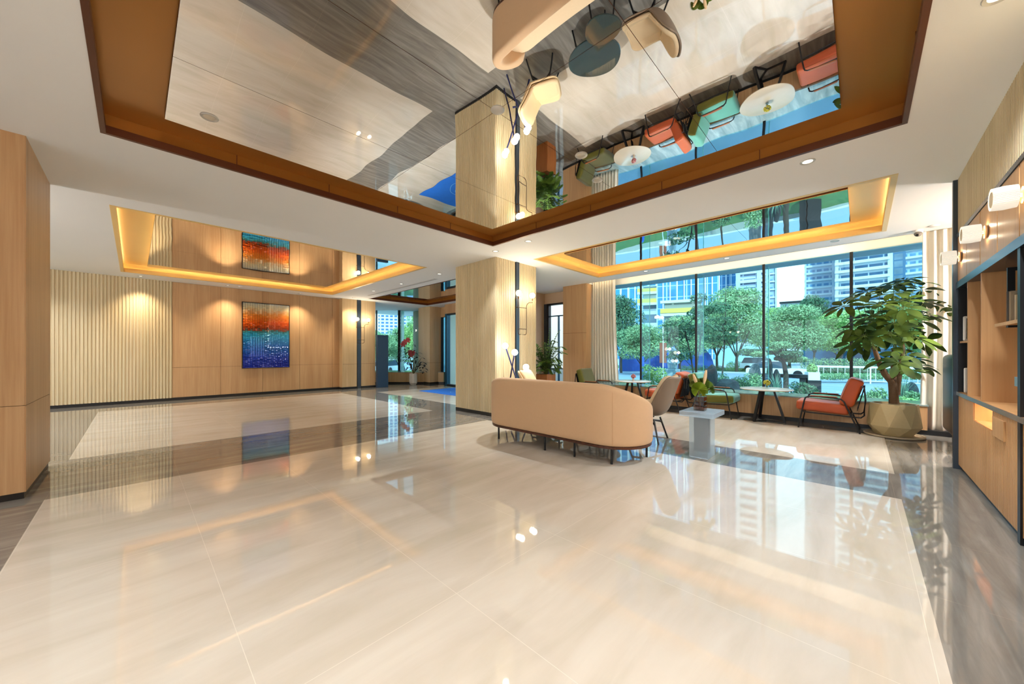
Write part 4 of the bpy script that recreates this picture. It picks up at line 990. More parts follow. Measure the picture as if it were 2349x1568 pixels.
# ================================================================== OUTSIDE
GZ = -1.0       # street level
mb = MB()
def zg(x): return -.15 if x < 13 else (-.15+(x-13)/5*(GZ+.15) if x < 18 else GZ)
rows_ = [(9.0, -.15), (13, -.15), (18, GZ), (19.9, GZ), (20, GZ), (45, GZ), (60, GZ), (70, GZ), (260, GZ)]
for i in range(len(rows_)-1):
    (a, za), (b_, zb) = rows_[i], rows_[i+1]; mb.mi = 3 if b_ < 19 else 0 if b_ <= 20 else (1 if b_ <= 45 else (0 if b_ <= 60 else 2))
    mb.quad((a, -160, za), (b_, -160, zb), (b_, 260, zb), (a, 260, za))
mb.mi = 3; mb.quad((-160, 17, -.15), (9.0, 17, -.15), (9.0, 260, -.15), (-160, 260, -.15)); mb.quad((8.6, -160, -.15), (9.0, -160, -.15), (9.0, 260, -.15), (8.6, 260, -.15))
struct(mb.build('trim_20', [M('lawn', srgb(58, 92, 46), .9, var=.4, vs_=3, bump=1, bs=30), M('asphalt', srgb(122, 140, 158), .7, var=.05, vs_=1), M('paving', srgb(150, 156, 156), .8, var=.08, vs_=1), M('wet_pale_stone', srgb(124, 142, 156), .12, var=.08, vs_=2)], fixn=False))
for i, X in enumerate((23.6, 27.3)):
    for k in range(7):
        MBk = MB().box(X-.06, X+.06, -2+k*6, 1+k*6, GZ+.004, GZ+.012)
        tag(MBk.build('lane_mark', M('road_paint', srgb(226, 230, 232), .7, var=.02) if (i, k) == (0, 0) else bpy.data.materials['road_paint']), 'short white lane dash on the street outside', 'road marking', 'white lane dashes on the street')
tag(MB().box(19.6, 20.0, -60, 24, GZ, GZ+.14).build('kerb', M('kerb_stone', srgb(176, 180, 180), .7)), 'pale stone kerb on the near side of the street', 'kerb')
tag(MB().box(45, 45.4, -60, 60, GZ, GZ+.14).build('kerb', bpy.data.materials['kerb_stone']), 'pale stone kerb on the far side of the street', 'kerb')

def leafmat(name, c0, c1, sc=2.5):
    m, n, l, b = newmat(name)
    g = n.new('ShaderNodeNewGeometry'); r = n.new('ShaderNodeValToRGB'); r.color_ramp.elements[0].color = c0; r.color_ramp.elements[1].color = c1
    l.new(g.outputs['Random Per Island'], r.inputs[0]); l.new(r.outputs[0], b.inputs['Base Color']); b.inputs['Roughness'].default_value = .65
    t = n.new('ShaderNodeBsdfTranslucent'); l.new(r.outputs[0], t.inputs[0]); mx = n.new('ShaderNodeMixShader'); mx.inputs[0].default_value = .3
    l.new(b.outputs[0], mx.inputs[1]); l.new(t.outputs[0], mx.inputs[2]); l.new(mx.outputs[0], n['Material Output'].inputs[0])
    return m
lf_mid = leafmat('tree_leaves', srgb(84, 126, 84), srgb(176, 204, 150)); lf_dark = leafmat('dark_leaves', srgb(44, 80, 62), srgb(108, 146, 104)); lf_lime = leafmat('lime_leaves', srgb(104, 150, 78), srgb(190, 218, 140))
lf_pale = leafmat('pale_leaves', srgb(90, 130, 110), srgb(160, 190, 160))
tbark = M('tree_bark', srgb(70, 62, 54), .9, var=.2)
def leafcloud(name, blobs, n_, size, seed, mat, parent=None, flat=.5):
    rn = random.Random(seed); vs4 = []; fs = []; tot = sum(b_[3]*b_[4] for b_ in blobs)
    for (x, y, z, rx, rz) in blobs:
        for _ in range(int(n_*rx*rz/tot)):
            d_ = Vector((rn.gauss(0, 1), rn.gauss(0, 1), rn.gauss(.15, 1))).normalized(); k = rn.uniform(.72, 1.04)
            p = Vector((x+d_.x*rx*k, y+d_.y*rx*k, z+d_.z*rz*k))
            nn = (d_+Vector((rn.gauss(0, flat), rn.gauss(0, flat), rn.gauss(.3, flat)))).normalized(); a = nn.orthogonal().normalized(); b2 = nn.cross(a); th = rn.uniform(0, 6.28)
            u = a*math.cos(th)+b2*math.sin(th); w_ = nn.cross(u); s = size*rn.uniform(.6, 1.2); i = len(vs4)
            vs4 += [p-u*s, p-w_*s*.38, p+u*s, p+w_*s*.38]; fs.append((i, i+1, i+2, i+3))
    me = bpy.data.meshes.new(name); me.from_pydata(vs4, [], fs); me.materials.append(mat)
    o = bpy.data.objects.new(name, me); COL.objects.link(o)
    if parent: o.parent = parent
    return o
def mktree(seed, mat, hgt=8.0, wid=6.0, trunk_h=2.3, n_=13000, size=.15, name='street_tree', forks=5, r0=.16):
    rn = random.Random(seed); o = thing(name, 'x', 'tree'); m_ = MB(); m_.tube([(0, 0, -.3), (.05, 0, trunk_h*.5), (0, .04, trunk_h*.75)], r0, 8, True, r0*.75); blobs = []
    for k in range(forks):
        a = 2*PI*k/forks+rn.uniform(-.3, .3); e = Vector((math.cos(a)*wid*.30, math.sin(a)*wid*.30, trunk_h+(hgt-trunk_h)*rn.uniform(.35, .6)))
        m_.tube([(0, .02, trunk_h*.6), e*.45+Vector((0, 0, trunk_h*.35)), e], r0*.5, 6, True, r0*.12)
    m_.build('trunk', tbark, o, True)
    nb = 16
    for k in range(nb):
        a = rn.uniform(0, 6.28); t = rn.random(); z = trunk_h+(hgt-trunk_h)*(.16+.72*t); R_ = wid*.5*math.sqrt(max(.05, 1-(1.6*(t-.40))**2))*.64*math.sqrt(rn.uniform(.3, 1))
        r_ = wid*rn.uniform(.19, .27); blobs.append((R_*math.cos(a), R_*math.sin(a), z, r_, r_*.72))
    blobs.append((0, 0, trunk_h+(hgt-trunk_h)*.5, wid*.30, (hgt-trunk_h)*.36))
    leafcloud('crown', blobs, n_, size, seed, mat, o)
    return o
T = [mktree(1, lf_mid), mktree(2, lf_mid, wid=6.8), mktree(3, lf_dark, wid=5.5), mktree(4, lf_lime, hgt=7.4, wid=6.2)]
used_t = [False]*4
def tree(k, x, ytop, D, wpx, label, ground=GZ, group='trees along the street'):
    p = px(x, ytop, D); hgt0 = (8.0, 8.0, 8.0, 7.4)[k]*1.0; wid0 = (6.0, 6.8, 5.5, 6.2)[k]*1.02
    sz = (p.z-ground)/hgt0; sxy = wpx/FPX*D/wid0
    rz = (x*7.3) % 6.28
    if not used_t[k]:
        used_t[k] = True; o = T[k]; o.location = (p.x, p.y, ground); o.rotation_euler.z = rz; o.scale = (sxy, sxy, sz); o['label'] = label; o['group'] = group
    else: o = dup(T[k], (p.x, p.y, ground), rz, label, group, (sxy, sxy, sz))
    return o
tree(2, 1425, 680, 40, 105, 'dark street tree at the left edge of the big window')
tree(0, 1472, 735, 36, 120, 'green street tree just right of the window left edge, before the blue awning')
tree(1, 1560, 728, 40, 135, 'broad green street tree above the blue dome awning')
tree(0, 1645, 690, 52, 110, 'street tree between the second mullion and the tallest tree')
tree(1, 1690, 664, 41, 150, 'tallest round street tree left of the middle mullion')
tree(3, 1755, 700, 53, 110, 'pale green street tree right behind the middle mullion')
tree(1, 1812, 704, 42, 150, 'street tree whose crown stands under the strip of white sky')
tree(2, 1868, 680, 60, 84, 'narrow darker street tree before the low grey building')
tree(3, 1925, 712, 46, 130, 'light green street tree partly behind the third mullion')
tree(0, 1990, 690, 58, 130, 'street tree behind the umbrella plant crown, left part')
tree(1, 2070, 690, 46, 140, 'street tree behind the umbrella plant crown, right part')
tree(3, 2140, 700, 36, 130, 'street tree behind the right curtain')
tree(0, 1290, 700, 26, 120, 'tree seen through the black framed side door')
tree(1, 1240, 700, 34, 120, 'tree behind the porch, left of the side door view')
for x, yt, D, lb in ((880, 752, 34, 'feathery tree at the left of the far bay window'), (915, 738, 36, 'feathery tree behind the far bay mullion'), (955, 712, 30, 'lime green tree at the right of the far bay window'), (840, 745, 38, 'tree at the far left end of the bay window')):
    tree(3 if 'lime' in lb else 0, x, yt, D, 75 if 'lime' not in lb else 60, lb, GZ, 'trees behind the far bay')
# slender bamboo-like trees in the near garden
def bamboo(x, ytop, D, lean, label, seed):
    p = px(x, 900, D); g = -.2; o = thing('slender_garden_tree', label, 'tree', (p.x, p.y, g), 0, 'slender trees in the garden bed'); rn = random.Random(seed)
    top = px(x+lean, ytop, D)-Vector((p.x, p.y, g)); m_ = MB(); m_.tube([(0, 0, 0), top*.5+RT*.05, top], .035, 6, True, .012)
    blobs = []
    for k in range(7):
        t = rn.uniform(.5, 1.02); q = top*t+Vector((rn.gauss(0, .35), rn.gauss(0, .35), 0)); m_.tube([top*(t-.14), q], .012, 5, True, .005); blobs.append((q.x, q.y, q.z, rn.uniform(.28, .5), .18))
    m_.build('trunk', tbark, o, True); leafcloud('crown', blobs, 1300, .075, seed, lf_dark, o)
bamboo(1590, 672, 14, 28, 'slender dark tree leaning right, just left of the second mullion', 3)
bamboo(1598, 725, 12, -34, 'slender dark tree leaning left before the pale office block', 5)
bamboo(1655, 668, 15, 10, 'slender dark tree right of the second mullion', 8)

# hedges and shrubs ------------------------------------------------------
def hedge(x0, x1, ytop, D, h_, label, mat, n_=4500):
    a, b_ = px(x0, ytop, D), px(x1, ytop, D); z1 = a.z; L = (b_-a).length; c = (a+b_)/2
    X = c.x; rn = random.Random(int(x0)); bl = []
    k = max(3, int(L/.8))
    for i in range(k): q = a.lerp(b_, (i+.5)/k); bl.append((q.x-c.x, q.y-c.y, -h_*.5, .62, h_*.55))
    o = leafcloud('hedge', bl, n_, .075, int(x0), mat); o.location = (c.x, c.y, z1); return tag(o, label, 'hedge')
hedge(1668, 1722, 829, 46, 1.4, 'clipped lime hedge across the street left of the white car', lf_lime, 2500)
hedge(1842, 2120, 822, 38, 1.4, 'broad mixed hedge across the street behind the white railing', lf_mid, 9000)
hedge(1860, 2120, 836, 35, 1.0, 'lower dark clipped hedge below the broad hedge', lf_dark, 8000)
hedge(1866, 2125, 856, 27, .45, 'low grassy verge hedge along the near lane', lf_mid, 6000)
hedge(1560, 1660, 838, 46, 1.2, 'dark hedge across the street behind the stone statue', lf_dark, 4000)
rail = thing('white_street_railing', 'long white railing between the lanes of the street', 'railing', (36.4, -4.75, 0))
ry = Vector((0, 1, 0)); r0_ = .10
wr = M('white_rail', srgb(232, 236, 238), .5, var=.02)
MB().box(-.04, .04, -7.2, 7.2, r0_, r0_+.14).build('top_rail', wr, rail); MB().box(-.02, .02, -7.2, 7.2, -.85, -.80).build('bottom_rail', wr, rail)
for k in range(37): MB().box(-.015, .015, -7.2+k*.4-.015, -7.2+k*.4+.015, -.85, r0_).build('baluster', wr, rail)
for k in range(6): MB().box(-.04, .04, -7.1+k*2.84-.04, -7.1+k*2.84+.04, -1.0, r0_).build('post', wr, rail)

shr0 = None
def shrub(x, ytop, D, wpx, label, mat=lf_dark, ground=None, n_=1500, size=.045, cat='shrub'):
    p = px(x, ytop, D); g = zg(p.x) if ground is None else ground; h_ = max(.25, p.z-g); w_ = wpx/FPX*D; rn = random.Random(int(x)); bl = []
    for k in range(7): a = rn.uniform(0, 6.28); r = w_*.28*math.sqrt(rn.random()); bl.append((r*math.cos(a), r*math.sin(a), h_*rn.uniform(.3, .72), w_*.24, h_*.27))
    o = thing('garden_shrub', label, cat, (p.x, p.y, g), 0, 'shrubs in the garden bed'); leafcloud('foliage', bl, n_, size, int(x*3), mat, o)
    MB().tube([(0, 0, -.05), (0.01, 0, h_*.5)], .02, 6, True, .008).build('stem', tbark, o, True)
    return o
for a in ((1430, 868, 12.5, 40, 'small shrub at the foot of the window left edge', lf_mid), (1500, 832, 11.5, 60, 'bright green shrub between the first mullion and the statue', lf_lime), (1470, 862, 11.0, 26, 'tiny shrub at the first mullion', lf_mid),
          (1545, 866, 11, 40, 'low shrub behind the taupe chair', lf_dark), (1590, 850, 12, 44, 'shrub at the foot of the second mullion', lf_mid), (1655, 846, 13, 66, 'dark loose shrub right of the grey slab rock', lf_dark), (1700, 860, 11.5, 62, 'low dark shrub before the white car', lf_dark),
          (1728, 852, 13, 56, 'rounded bush left of the middle mullion', lf_mid), (1842, 872, 11, 62, 'red-tipped shrub right of the garden bench', lf_dark), (1790, 896, 10, 60, 'low ground cover behind the nearer round table', lf_mid), (1880, 900, 10, 90, 'ground cover left of the orange chair back', lf_mid),
          (2010, 885, 10.5, 60, 'fern-like shrub left of the umbrella plant trunk', lf_mid), (2060, 905, 10, 70, 'ground cover behind the plant pot', lf_lime), (2105, 893, 10, 50, 'ground cover at the right end of the window', lf_mid), (1960, 905, 10, 70, 'ground cover behind the orange cushion', lf_dark)):
    shrub(*a[:5], mat=a[5])
# ornamental grasses
def grass(x, ytop, D, wpx, label, seed):
    p = px(x, ytop, D); g = zg(p.x); h_ = p.z-g; w_ = wpx/FPX*D*.5; o = None; rn = random.Random(seed); m_ = MB()
    for k in range(60):
        a = rn.uniform(0, 6.28); r = w_*rn.uniform(.1, 1); hh = h_*rn.uniform(.5, 1); b0 = Vector((rn.gauss(0, .04), rn.gauss(0, .04), 0)); t_ = Vector((r*math.cos(a), r*math.sin(a), hh)); m = Vector((t_.x*.35, t_.y*.35, hh*.7)); s = Vector((-math.sin(a), math.cos(a), 0))*.008
        vv = [m_.bm.verts.new(q) for q in (b0-s, b0+s, m+s, m-s)]; tt = m_.bm.verts.new(t_); m_._f(vv); m_._f([vv[3], vv[2], tt])
    o = m_.build('ornamental_grass', lf_pale, None, False, loc=(p.x, p.y, g), fixn=False); return tag(o, label, 'grass')
grass(1780, 848, 11.5, 60, 'spiky ornamental grass tuft under the cloud pine', 2); grass(2072, 848, 10.5, 70, 'thin twiggy grass tuft beside the boulder at the right', 6)

# rocks -------------------------------------------------------------------
rockm = M('garden_rock', srgb(34, 40, 44), .85, var=.2, vs_=3, bump=1, bs=12); slabm = M('pale_slab', srgb(120, 124, 126), .8, var=.1)
def rock(x, ytop, D, wpx, label, mat, tall=1, seed=1):
    p = px(x, ytop, D); g = zg(p.x)-.05; h_ = p.z-g; w_ = wpx/FPX*D*.5; b = bmesh.new(); bmesh.ops.create_icosphere(b, subdivisions=3, radius=1)
    for v in b.verts:
        nz_ = mnoise.noise(v.co*1.3+Vector((seed*7, 0, 0))); q = v.co.copy(); q = Vector([math.copysign(abs(c)**(.6 if tall else .85), c) for c in q]); v.co = Vector((q.x*w_, q.y*w_*.8, h_*.5+q.z*h_*.5))*(1+.16*nz_)
    m_ = MB(); m_.merge(b); return tag(m_.build('garden_rock', mat, None, False, loc=(p.x, p.y, g)), label, 'rock')
rock(1632, 840, 11.5, 30, 'upright dark grey slab rock right of the pampas vase', rockm, 1, 1); rock(1668, 868, 11, 60, 'low dark rock among shrubs left of the middle mullion', rockm, 0, 2)
rock(1733, 838, 15, 28, 'pale squared stone block before the white car', slabm, 1, 3); rock(1782, 848, 12, 22, 'small grey rock behind the middle mullion', rockm, 0, 5); rock(2086, 876, 10.6, 40, 'rounded blue-grey boulder behind the umbrella plant trunk', rockm, 0, 4); rock(1765, 826, 14, 14, 'dark squared stone post behind the middle mullion', rockm, 1, 6)

# cloud-pruned pine
D = 14; b0 = px(1803, 868, D); o = thing('cloud_pruned_pine', 'cloud-pruned pine with flat foliage pads in the garden bed', 'tree', (b0.x, b0.y, zg(b0.x)))
def lp2(x, y, dd=0): v = px(x, y, D+dd); return v-Vector((b0.x, b0.y, zg(b0.x)))
m_ = MB(); m_.tube([(0, 0, -.05), lp2(1803, 860), lp2(1799, 835), lp2(1792, 815), lp2(1790, 795)], .10, 8, True, .04); m_.tube([lp2(1798, 832), lp2(1770, 806), lp2(1745, 806)], .04, 6, True, .015); m_.tube([lp2(1797, 828), lp2(1815, 818), lp2(1828, 815)], .03, 6, True, .015); m_.build('trunk', tbark, o, True)
for k, (x, y, w_, h_) in enumerate(((1790, 792, 26, 10), (1725, 808, 34, 9), (1768, 806, 30, 8), (1812, 812, 30, 9), (1826, 824, 26, 8), (1800, 822, 24, 7), (1740, 812, 20, 7))):
    c = lp2(x, y, (k % 3-1)*.3); leafcloud('foliage_pad', [(c.x+i*.12*w_/26, c.y-i*.12*w_/26, c.z, w_*.55/FPX*D, h_*.9/FPX*D) for i in (-1, 0, 1)], 1400, .05, k, lf_dark if k % 2 else lf_mid, o)

# bench and planter box
p = px(1800, 863, 15); o = thing('garden_bench', 'long low dark bench slab beside the white planter box', 'bench', (p.x, p.y, zg(p.x)), PI/2)
bz = p.z-zg(p.x)
MB().box(-.75, .75, -.25, .25, bz-.02, bz+.10).build('slab', rockm, o)
for s in (-.6, .6): MB().box(s-.1, s+.1, -.2, .2, 0, bz-.02).build('leg', rockm, o)
p = px(1863, 870, 14.5); o = thing('white_planter_box', 'white square planter box with bright green plant at the end of the bench', 'planter', (p.x, p.y, zg(p.x)), .4); bz = p.z-zg(p.x)
MB().box(-.19, .19, -.19, .19, 0, bz+.30).build('box', wr, o); MB().box(-.22, .22, -.22, .22, 0, bz-.02).build('plinth', rockm, o)
leafcloud('foliage', [(0, 0, bz+.42, .17, .2), (.05, 0, bz+.5, .1, .12)], 900, .05, 3, lf_lime, o)

# statue
stn = M('pale_carved_stone', srgb(168, 188, 196), .7, var=.12, vs_=20, bump=.8, bs=40)
p = px(1543, 868, 13); g = zg(p.x); o = thing('stone_garden_statue', 'pale carved stone figure on a pedestal in the garden', 'statue', (p.x, p.y, g)); z0 = p.z-g; s_ = 13/FPX
MB().rbox(-13*s_, 13*s_, -13*s_, 13*s_, 0, z0+22*s_, .02, 2).build('pedestal', stn, o)
z1 = z0+22*s_
m_ = MB(); m_.lathe([(0, z1), (10*s_, z1), (11*s_, z1+9*s_), (12*s_, z1+18*s_), (9*s_, z1+27*s_), (10.5*s_, z1+30*s_), (9*s_, z1+36*s_), (8*s_, z1+43*s_), (5*s_, z1+49*s_), (0, z1+52*s_)], 20)
for v in m_.bm.verts: v.co *= 1+.07*mnoise.noise(v.co*9)
m_.build('figure', stn, o, True)
for sd_ in (-1, 1): MB().tube([RT*sd_*8*s_+Vector((0, 0, z1+25*s_)), RT*sd_*12*s_-FW*.05+Vector((0, 0, z1+15*s_)), RT*sd_*3*s_-FW*.16+Vector((0, 0, z1+12*s_))], .05, 8).build('arm', stn, o, True)
# hanging banner on a post, blue bollard
p = px(1521, 868, 14); g = zg(p.x); o = thing('post_banner', 'slim post carrying a rust coloured banner left of the stone statue', 'banner', (p.x, p.y, g)); q = 14/FPX
MB().tube([(0, 0, 0), (0, 0, px(1521, 735, 14).z-g)], .02, 8).build('post', wr, o, True)
MB().obox((0, 0), (RT.x, RT.y), 8*q, .012, px(1521, 832, 14).z-g, px(1521, 786, 14).z-g).build('banner', M('rust_cloth', srgb(150, 84, 64), .7, var=.15), o)
p = px(1474, 868, 13); g = zg(p.x); o = tag(MB().lathe([(0, 0), (.06, 0), (.06, px(1474, 820, 13).z-g), (.03, px(1474, 817, 13).z-g), (0, px(1474, 817, 13).z-g)], 12, (p.x, p.y, g)).build('blue_bollard', M('blue_paint', srgb(24, 84, 200), .5), None, True), 'bright blue post just right of the first mullion', 'post')
# blue dome awning across the street
p = px(1562, 835, 54); o = thing('blue_dome_awning', 'large royal blue rounded awning under the street trees', 'awning', (p.x, p.y, GZ), YAW)
bl = M('royal_blue_canvas', srgb(24, 74, 160), .6, var=.06); Rw = 54*54/FPX
def dm(u, v): a = PI*u; return Vector((2.5*(v-.5)*2, -Rw*math.cos(a), .0+(px(1560, 788, 54).z-GZ)*math.sin(a)))
m_ = MB(); m_.grid(dm, 25, 3); m_.build('canopy', bl, o, True, solid=.05, fixn=False)
m_ = MB(); g2 = m_.grid(lambda u, v: Vector((-2.5, -Rw*math.cos(PI*u)*v, (px(1560, 788, 54).z-GZ)*math.sin(PI*u)*v)), 25, 3); m_.build('front_cloth', bl, o, False, solid=.03, fixn=False)
p = px(1470, 812, 44); o = tag(MB().obox((0, 0), (RT.x, RT.y), 2.6, .1, 0, px(1470, 800, 44).z-GZ).build('site_hoarding', bl, None, loc=(p.x, p.y, GZ)), 'royal blue hoarding between trees at the left of the big window', 'hoarding')

# cars ------------------------------------------------------------------
def car(loc, rz, label, body, L=4.7, suv=False):
    o = thing('parked_car', label, 'car', loc, rz); w_ = .9; hb = .95 if suv else .82; ht = 1.62 if suv else 1.42
    def sect(pts, y0, y1, name, mat, smooth=False, inset=0):
        m_ = MB(); a = [m_.bm.verts.new((x, y0+(inset if z > hb+.02 else 0), z)) for x, z in pts]; b2 = [m_.bm.verts.new((x, y1-(inset if z > hb+.02 else 0), z)) for x, z in pts]
        m_._f(a); m_._f(b2[::-1])
        for i in range(len(pts)): m_._f([a[i], a[(i+1) % len(pts)], b2[(i+1) % len(pts)], b2[i]])
        bmesh.ops.bevel(m_.bm, geom=m_.bm.edges[:], offset=.035, segments=2, affect='EDGES'); return m_.build(name, mat, o, smooth)
    h = L/2
    sect([(-h, .3), (h, .3), (h, .62), (h-.15, .78), (h-.9, hb), (-h+.1, hb), (-h, .7)], -w_, w_, 'body', body)
    cab = [(-h+.15, hb), (h-1.5, hb), (h-2.15, ht), (-h+.45 if suv else -h+1.1, ht)]
    sect(cab, -w_+.06, w_-.06, 'cabin_glass', cglass, inset=.12)
    sect([(x*.93, z+.015) for x, z in [(h-2.1, ht-.02), (h-2.2, ht+.03), (-h+.5 if suv else -h+1.15, ht+.03), (-h+.42 if suv else -h+1.05, ht-.02)]], -w_+.15, w_-.15, 'roof', body)
    for x in (-h+.85, h-.85):
        for y in (-w_+.02, w_-.02): MB().lathe([(0, -.1), (.32, -.1), (.34, -.06), (.34, .06), (.32, .1), (0, .1)], 20).xf(Matrix.Translation((x, y, .34)) @ Matrix.Rotation(PI/2, 4, 'X')).build('wheel', black_metal, o, True)
    for y in (-.65, .65): MB().rbox(h-.06, h+.01, y-.18, y+.18, .58, .70, .02, 2).build('headlight', steel, o)
cglass = M('car_glass', srgb(40, 62, 74), .1); cwh = M('white_car_paint', srgb(226, 232, 236), .3, var=.02, coat=.5)
p = px(1785, 850, 33); car((p.x, p.y, GZ), -PI/2, 'white car on the street, its bonnet right of the middle mullion', cwh)
p = px(1752, 838, 44); car((p.x, p.y, GZ), -PI/2, 'white estate car in the far lane behind the nearer white car', cwh, suv=True)
p = px(893, 845, 40); car((p.x, p.y, GZ), .6, 'white car seen low through the far bay window', cwh)

# buildings ---------------------------------------------------------------
def facade_mat(name, wall, glass_c, gx, gz, mx=.18, mz=.4, off=0):
    """wall with rows of windows: local x runs along the facade, z up"""
    m, n, l, b = newmat(name); tc = n.new('ShaderNodeTexCoord'); sp = n.new('ShaderNodeSeparateXYZ'); l.new(tc.outputs['Object'], sp.inputs[0])
    def cell(sock, p, frac):
        w_ = n.new('ShaderNodeMath'); w_.operation = 'WRAP'; l.new(sock, w_.inputs[0]); w_.inputs[1].default_value = p/2; w_.inputs[2].default_value = -p/2
        a = n.new('ShaderNodeMath'); a.operation = 'ABSOLUTE'; l.new(w_.outputs[0], a.inputs[0]); lt = n.new('ShaderNodeMath'); lt.operation = 'LESS_THAN'; l.new(a.outputs[0], lt.inputs[0]); lt.inputs[1].default_value = p/2*(1-frac); return lt
    a = cell(sp.outputs['X'], gx, mx); c = cell(sp.outputs['Z'], gz, mz); mu = n.new('ShaderNodeMath'); mu.operation = 'MULTIPLY'; l.new(a.outputs[0], mu.inputs[0]); l.new(c.outputs[0], mu.inputs[1])
    mx_ = n.new('ShaderNodeMixRGB'); l.new(mu.outputs[0], mx_.inputs[0]); mx_.inputs[1].default_value = wall
    nz = n.new('ShaderNodeTexNoise'); nz.inputs['Scale'].default_value = .35; l.new(tc.outputs['Object'], nz.inputs['Vector']); g2_ = n.new('ShaderNodeMixRGB'); l.new(nz.outputs[0], g2_.inputs[0]); g2_.inputs[1].default_value = tuple(c_*.6 for c_ in glass_c[:3])+(1,); g2_.inputs[2].default_value = tuple(min(1, c_*1.5) for c_ in glass_c[:3])+(1,)
    l.new(g2_.outputs[0], mx_.inputs[2]); l.new(mx_.outputs[0], b.inputs['Base Color']); b.inputs['Roughness'].default_value = .6
    return m
blueg = srgb(52, 98, 132)
slabc = M('tower_slab', srgb(196, 206, 210), .8, var=.04)
def tower(x0, x1, ybase, ytop, D, label, mat, slabs=None, name='tower_block', piers=(), depth=14, back=0):
    a, b_ = px(x0, 800, D), px(x1, 800, D); t0, t1 = math.atan((x0-1174.5)/FPX), math.atan((x1-1174.5)/FPX); tm = (t0+t1)/2; zt = px(x0, ytop, D).z; D = D/math.cos(tm); ray = FW*math.cos(tm)+RT*math.sin(tm)
    half = D*math.tan((t1-t0)/2); c = ray*(D+depth/2); o = thing(name, label, 'building', (c.x, c.y, GZ), YAW-tm-PI/2)
    def q_(xx): return D*math.tan(math.atan((xx-1174.5)/FPX)-tm)
    MB().box(-half, half, -depth/2, depth/2, 0, zt-GZ).build('facade', mat, o)
    if slabs:
        k = 0; z = slabs[0]
        while z < zt-GZ and k < 60: MB().box(-half-.1, half+.1, -depth/2-slabs[3], -depth/2+.1, z, z+slabs[2]).build('floor_slab', slabc, o); z += slabs[1]; k += 1
    for (xa, xb, m_) in piers:
        q0, q1 = q_(xa), q_(xb); MB().box(q0, q1, -depth/2-1.0, -depth/2+.1, 0, zt-GZ).build('pier', m_, o)
    return o
pierm = M('tower_pier', srgb(180, 196, 206), .8, var=.04); orange_b = M('terracotta_band', srgb(196, 112, 70), .7)
bandm = facade_mat('band_window_facade', srgb(176, 192, 202), blueg, 4.2, 3.3, .10, .34); bandm2 = facade_mat('small_window_facade', srgb(150, 176, 194), srgb(76, 124, 160), 2.4, 3.3, .3, .5)
curtainw = facade_mat('curtain_wall_facade', srgb(176, 206, 222), srgb(50, 128, 176), 3.2, 4.0, .12, .06); gridw = facade_mat('grid_facade', srgb(216, 222, 224), srgb(60, 106, 156), 2.6, 2.1, .35, .45)
tower(1846, 1914, 800, 200, 166, 'left wing of the tall tower right of the white sky, rows of small lit windows', bandm2, (2, 3.3, .9, .6), piers=((1846, 1850, pierm), (1908, 1918, pierm)))
tower(1916, 2040, 800, 180, 146, 'middle wing of the tall tower with deep balcony bands', bandm, (2, 3.3, 1.1, 1.3), piers=((1916, 1924, pierm), (2036, 2048, pierm)))
tower(2044, 2078, 800, 170, 166, 'narrow pale stair tower with large square windows', facade_mat('stair_facade', srgb(150, 190, 214), srgb(200, 224, 232), 4.2, 3.3, .35, .2))
tower(2078, 2240, 800, 170, 146, 'right wing of the tall tower behind the curtain', bandm2, (2, 3.3, .9, .6))
tower(1688, 1752, 800, 160, 140, 'residential tower left of the middle mullion with banded windows', bandm, (2, 3.4, 1.1, .8), piers=((1688, 1698, pierm), (1736, 1746, pierm)))
tower(1752, 1782, 800, 160, 157, 'narrow tower edge beside the white sky', bandm2, (2, 3.4, .7, .4), piers=((1758, 1766, pierm), (1778, 1782, pierm)))
tower(1640, 1690, 800, 130, 170, 'distant glassy tower behind the tall street tree', curtainw, None, piers=((1664, 1667, slabc), (1676, 1678, slabc)))
tower(1400, 1650, 800, 120, 130, 'wide blue curtain-wall office block with white fins', curtainw, None, piers=tuple((x, x+2.2, wr) for x in range(1424, 1650, 16)))
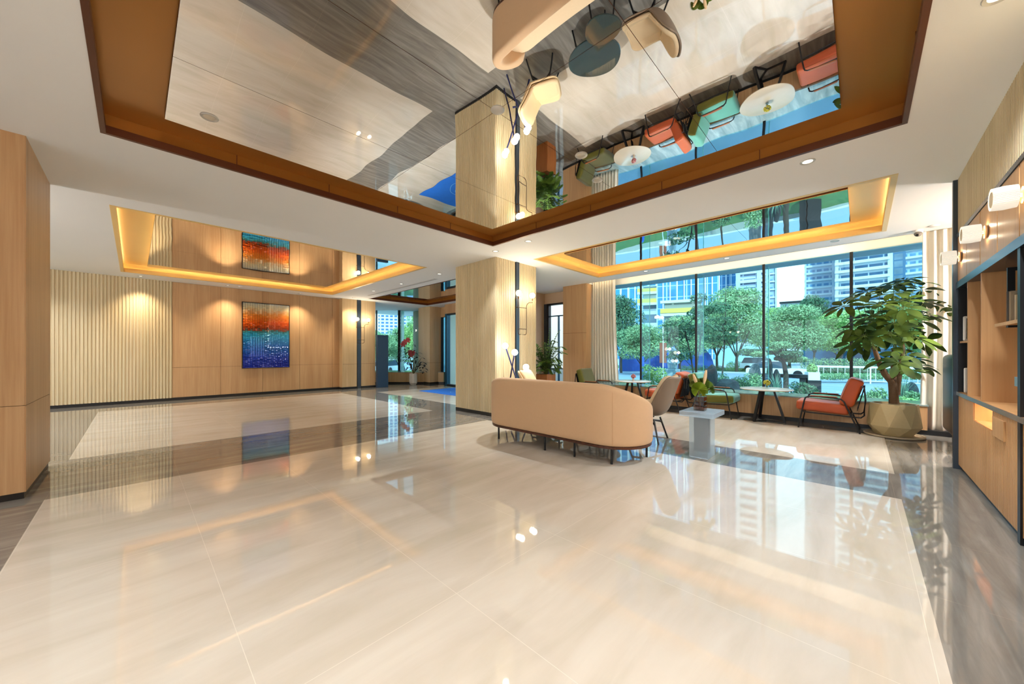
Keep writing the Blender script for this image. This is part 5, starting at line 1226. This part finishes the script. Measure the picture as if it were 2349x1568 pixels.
o = tower(1524, 1610, 745, 690, 100, 'lower office wing with yellow and grey balcony bands', facade_mat('podium_facade', srgb(180, 184, 180), srgb(110, 124, 128), 5, 4.2, .1, .4), None, name='podium_block')
ye = M('yellow_band', srgb(206, 184, 84), .7)
for i, (a, b_, m_) in enumerate(((1474, 1504, ye), )): pass
def band(par, D, x0, x1, xa, xb, y0, y1, m_, depth=14, name='balcony_band'):
    tm = (math.atan((x0-1174.5)/FPX)+math.atan((x1-1174.5)/FPX))/2; Dd = D/math.cos(tm); q0, q1 = [Dd*math.tan(math.atan((xx-1174.5)/FPX)-tm) for xx in (xa, xb)]; MB().box(q0, q1, -depth/2-1.2, -depth/2+.1, px(xa, y1, D).z-GZ, px(xa, y0, D).z-GZ).build(name, m_, par)
band(o, 100, 1524, 1610, 1515, 1610, 688, 694, slabc); band(o, 100, 1524, 1610, 1515, 1612, 707, 717, ye); band(o, 100, 1524, 1610, 1515, 1612, 718, 724, slabc)
o = tower(1476, 1506, 745, 655, 104, 'office corner bay with yellow balcony fronts near the first mullion', facade_mat('bay_facade', srgb(170, 180, 184), srgb(60, 90, 110), 4, 4, .1, .4), None, name='balcony_bay')
for y0, y1 in ((662, 670), (686, 695)): band(o, 104, 1476, 1506, 1462, 1506, y0, y1, ye)
for y0, y1 in ((670, 675), (695, 700)): band(o, 104, 1476, 1506, 1462, 1506, y0, y1, slabc)
o = tower(1790, 1850, 800, 694, 110, 'low pale grey building with a dark roof edge under the white sky', M('low_block_wall', srgb(190, 200, 206), .8, var=.03), None, name='low_building')
band(o, 110, 1790, 1850, 1788, 1852, 691, 695, black_metal, name='roof_edge')
tower(1840, 2120, 800, 770, 62, 'long blue glass shopfront behind the street trees', facade_mat('shopfront', srgb(90, 140, 170), srgb(40, 84, 116), 5, 6, .06, .05), None, name='shopfront', depth=6)
tower(1640, 1780, 800, 790, 64, 'pale blue street wall behind the tree trunks', M('street_wall', srgb(150, 190, 206), .8, var=.05), None, name='street_wall', depth=4)
tower(868, 985, 800, 600, 230, 'white apartment tower with a grid of blue windows beyond the far bay', gridw)
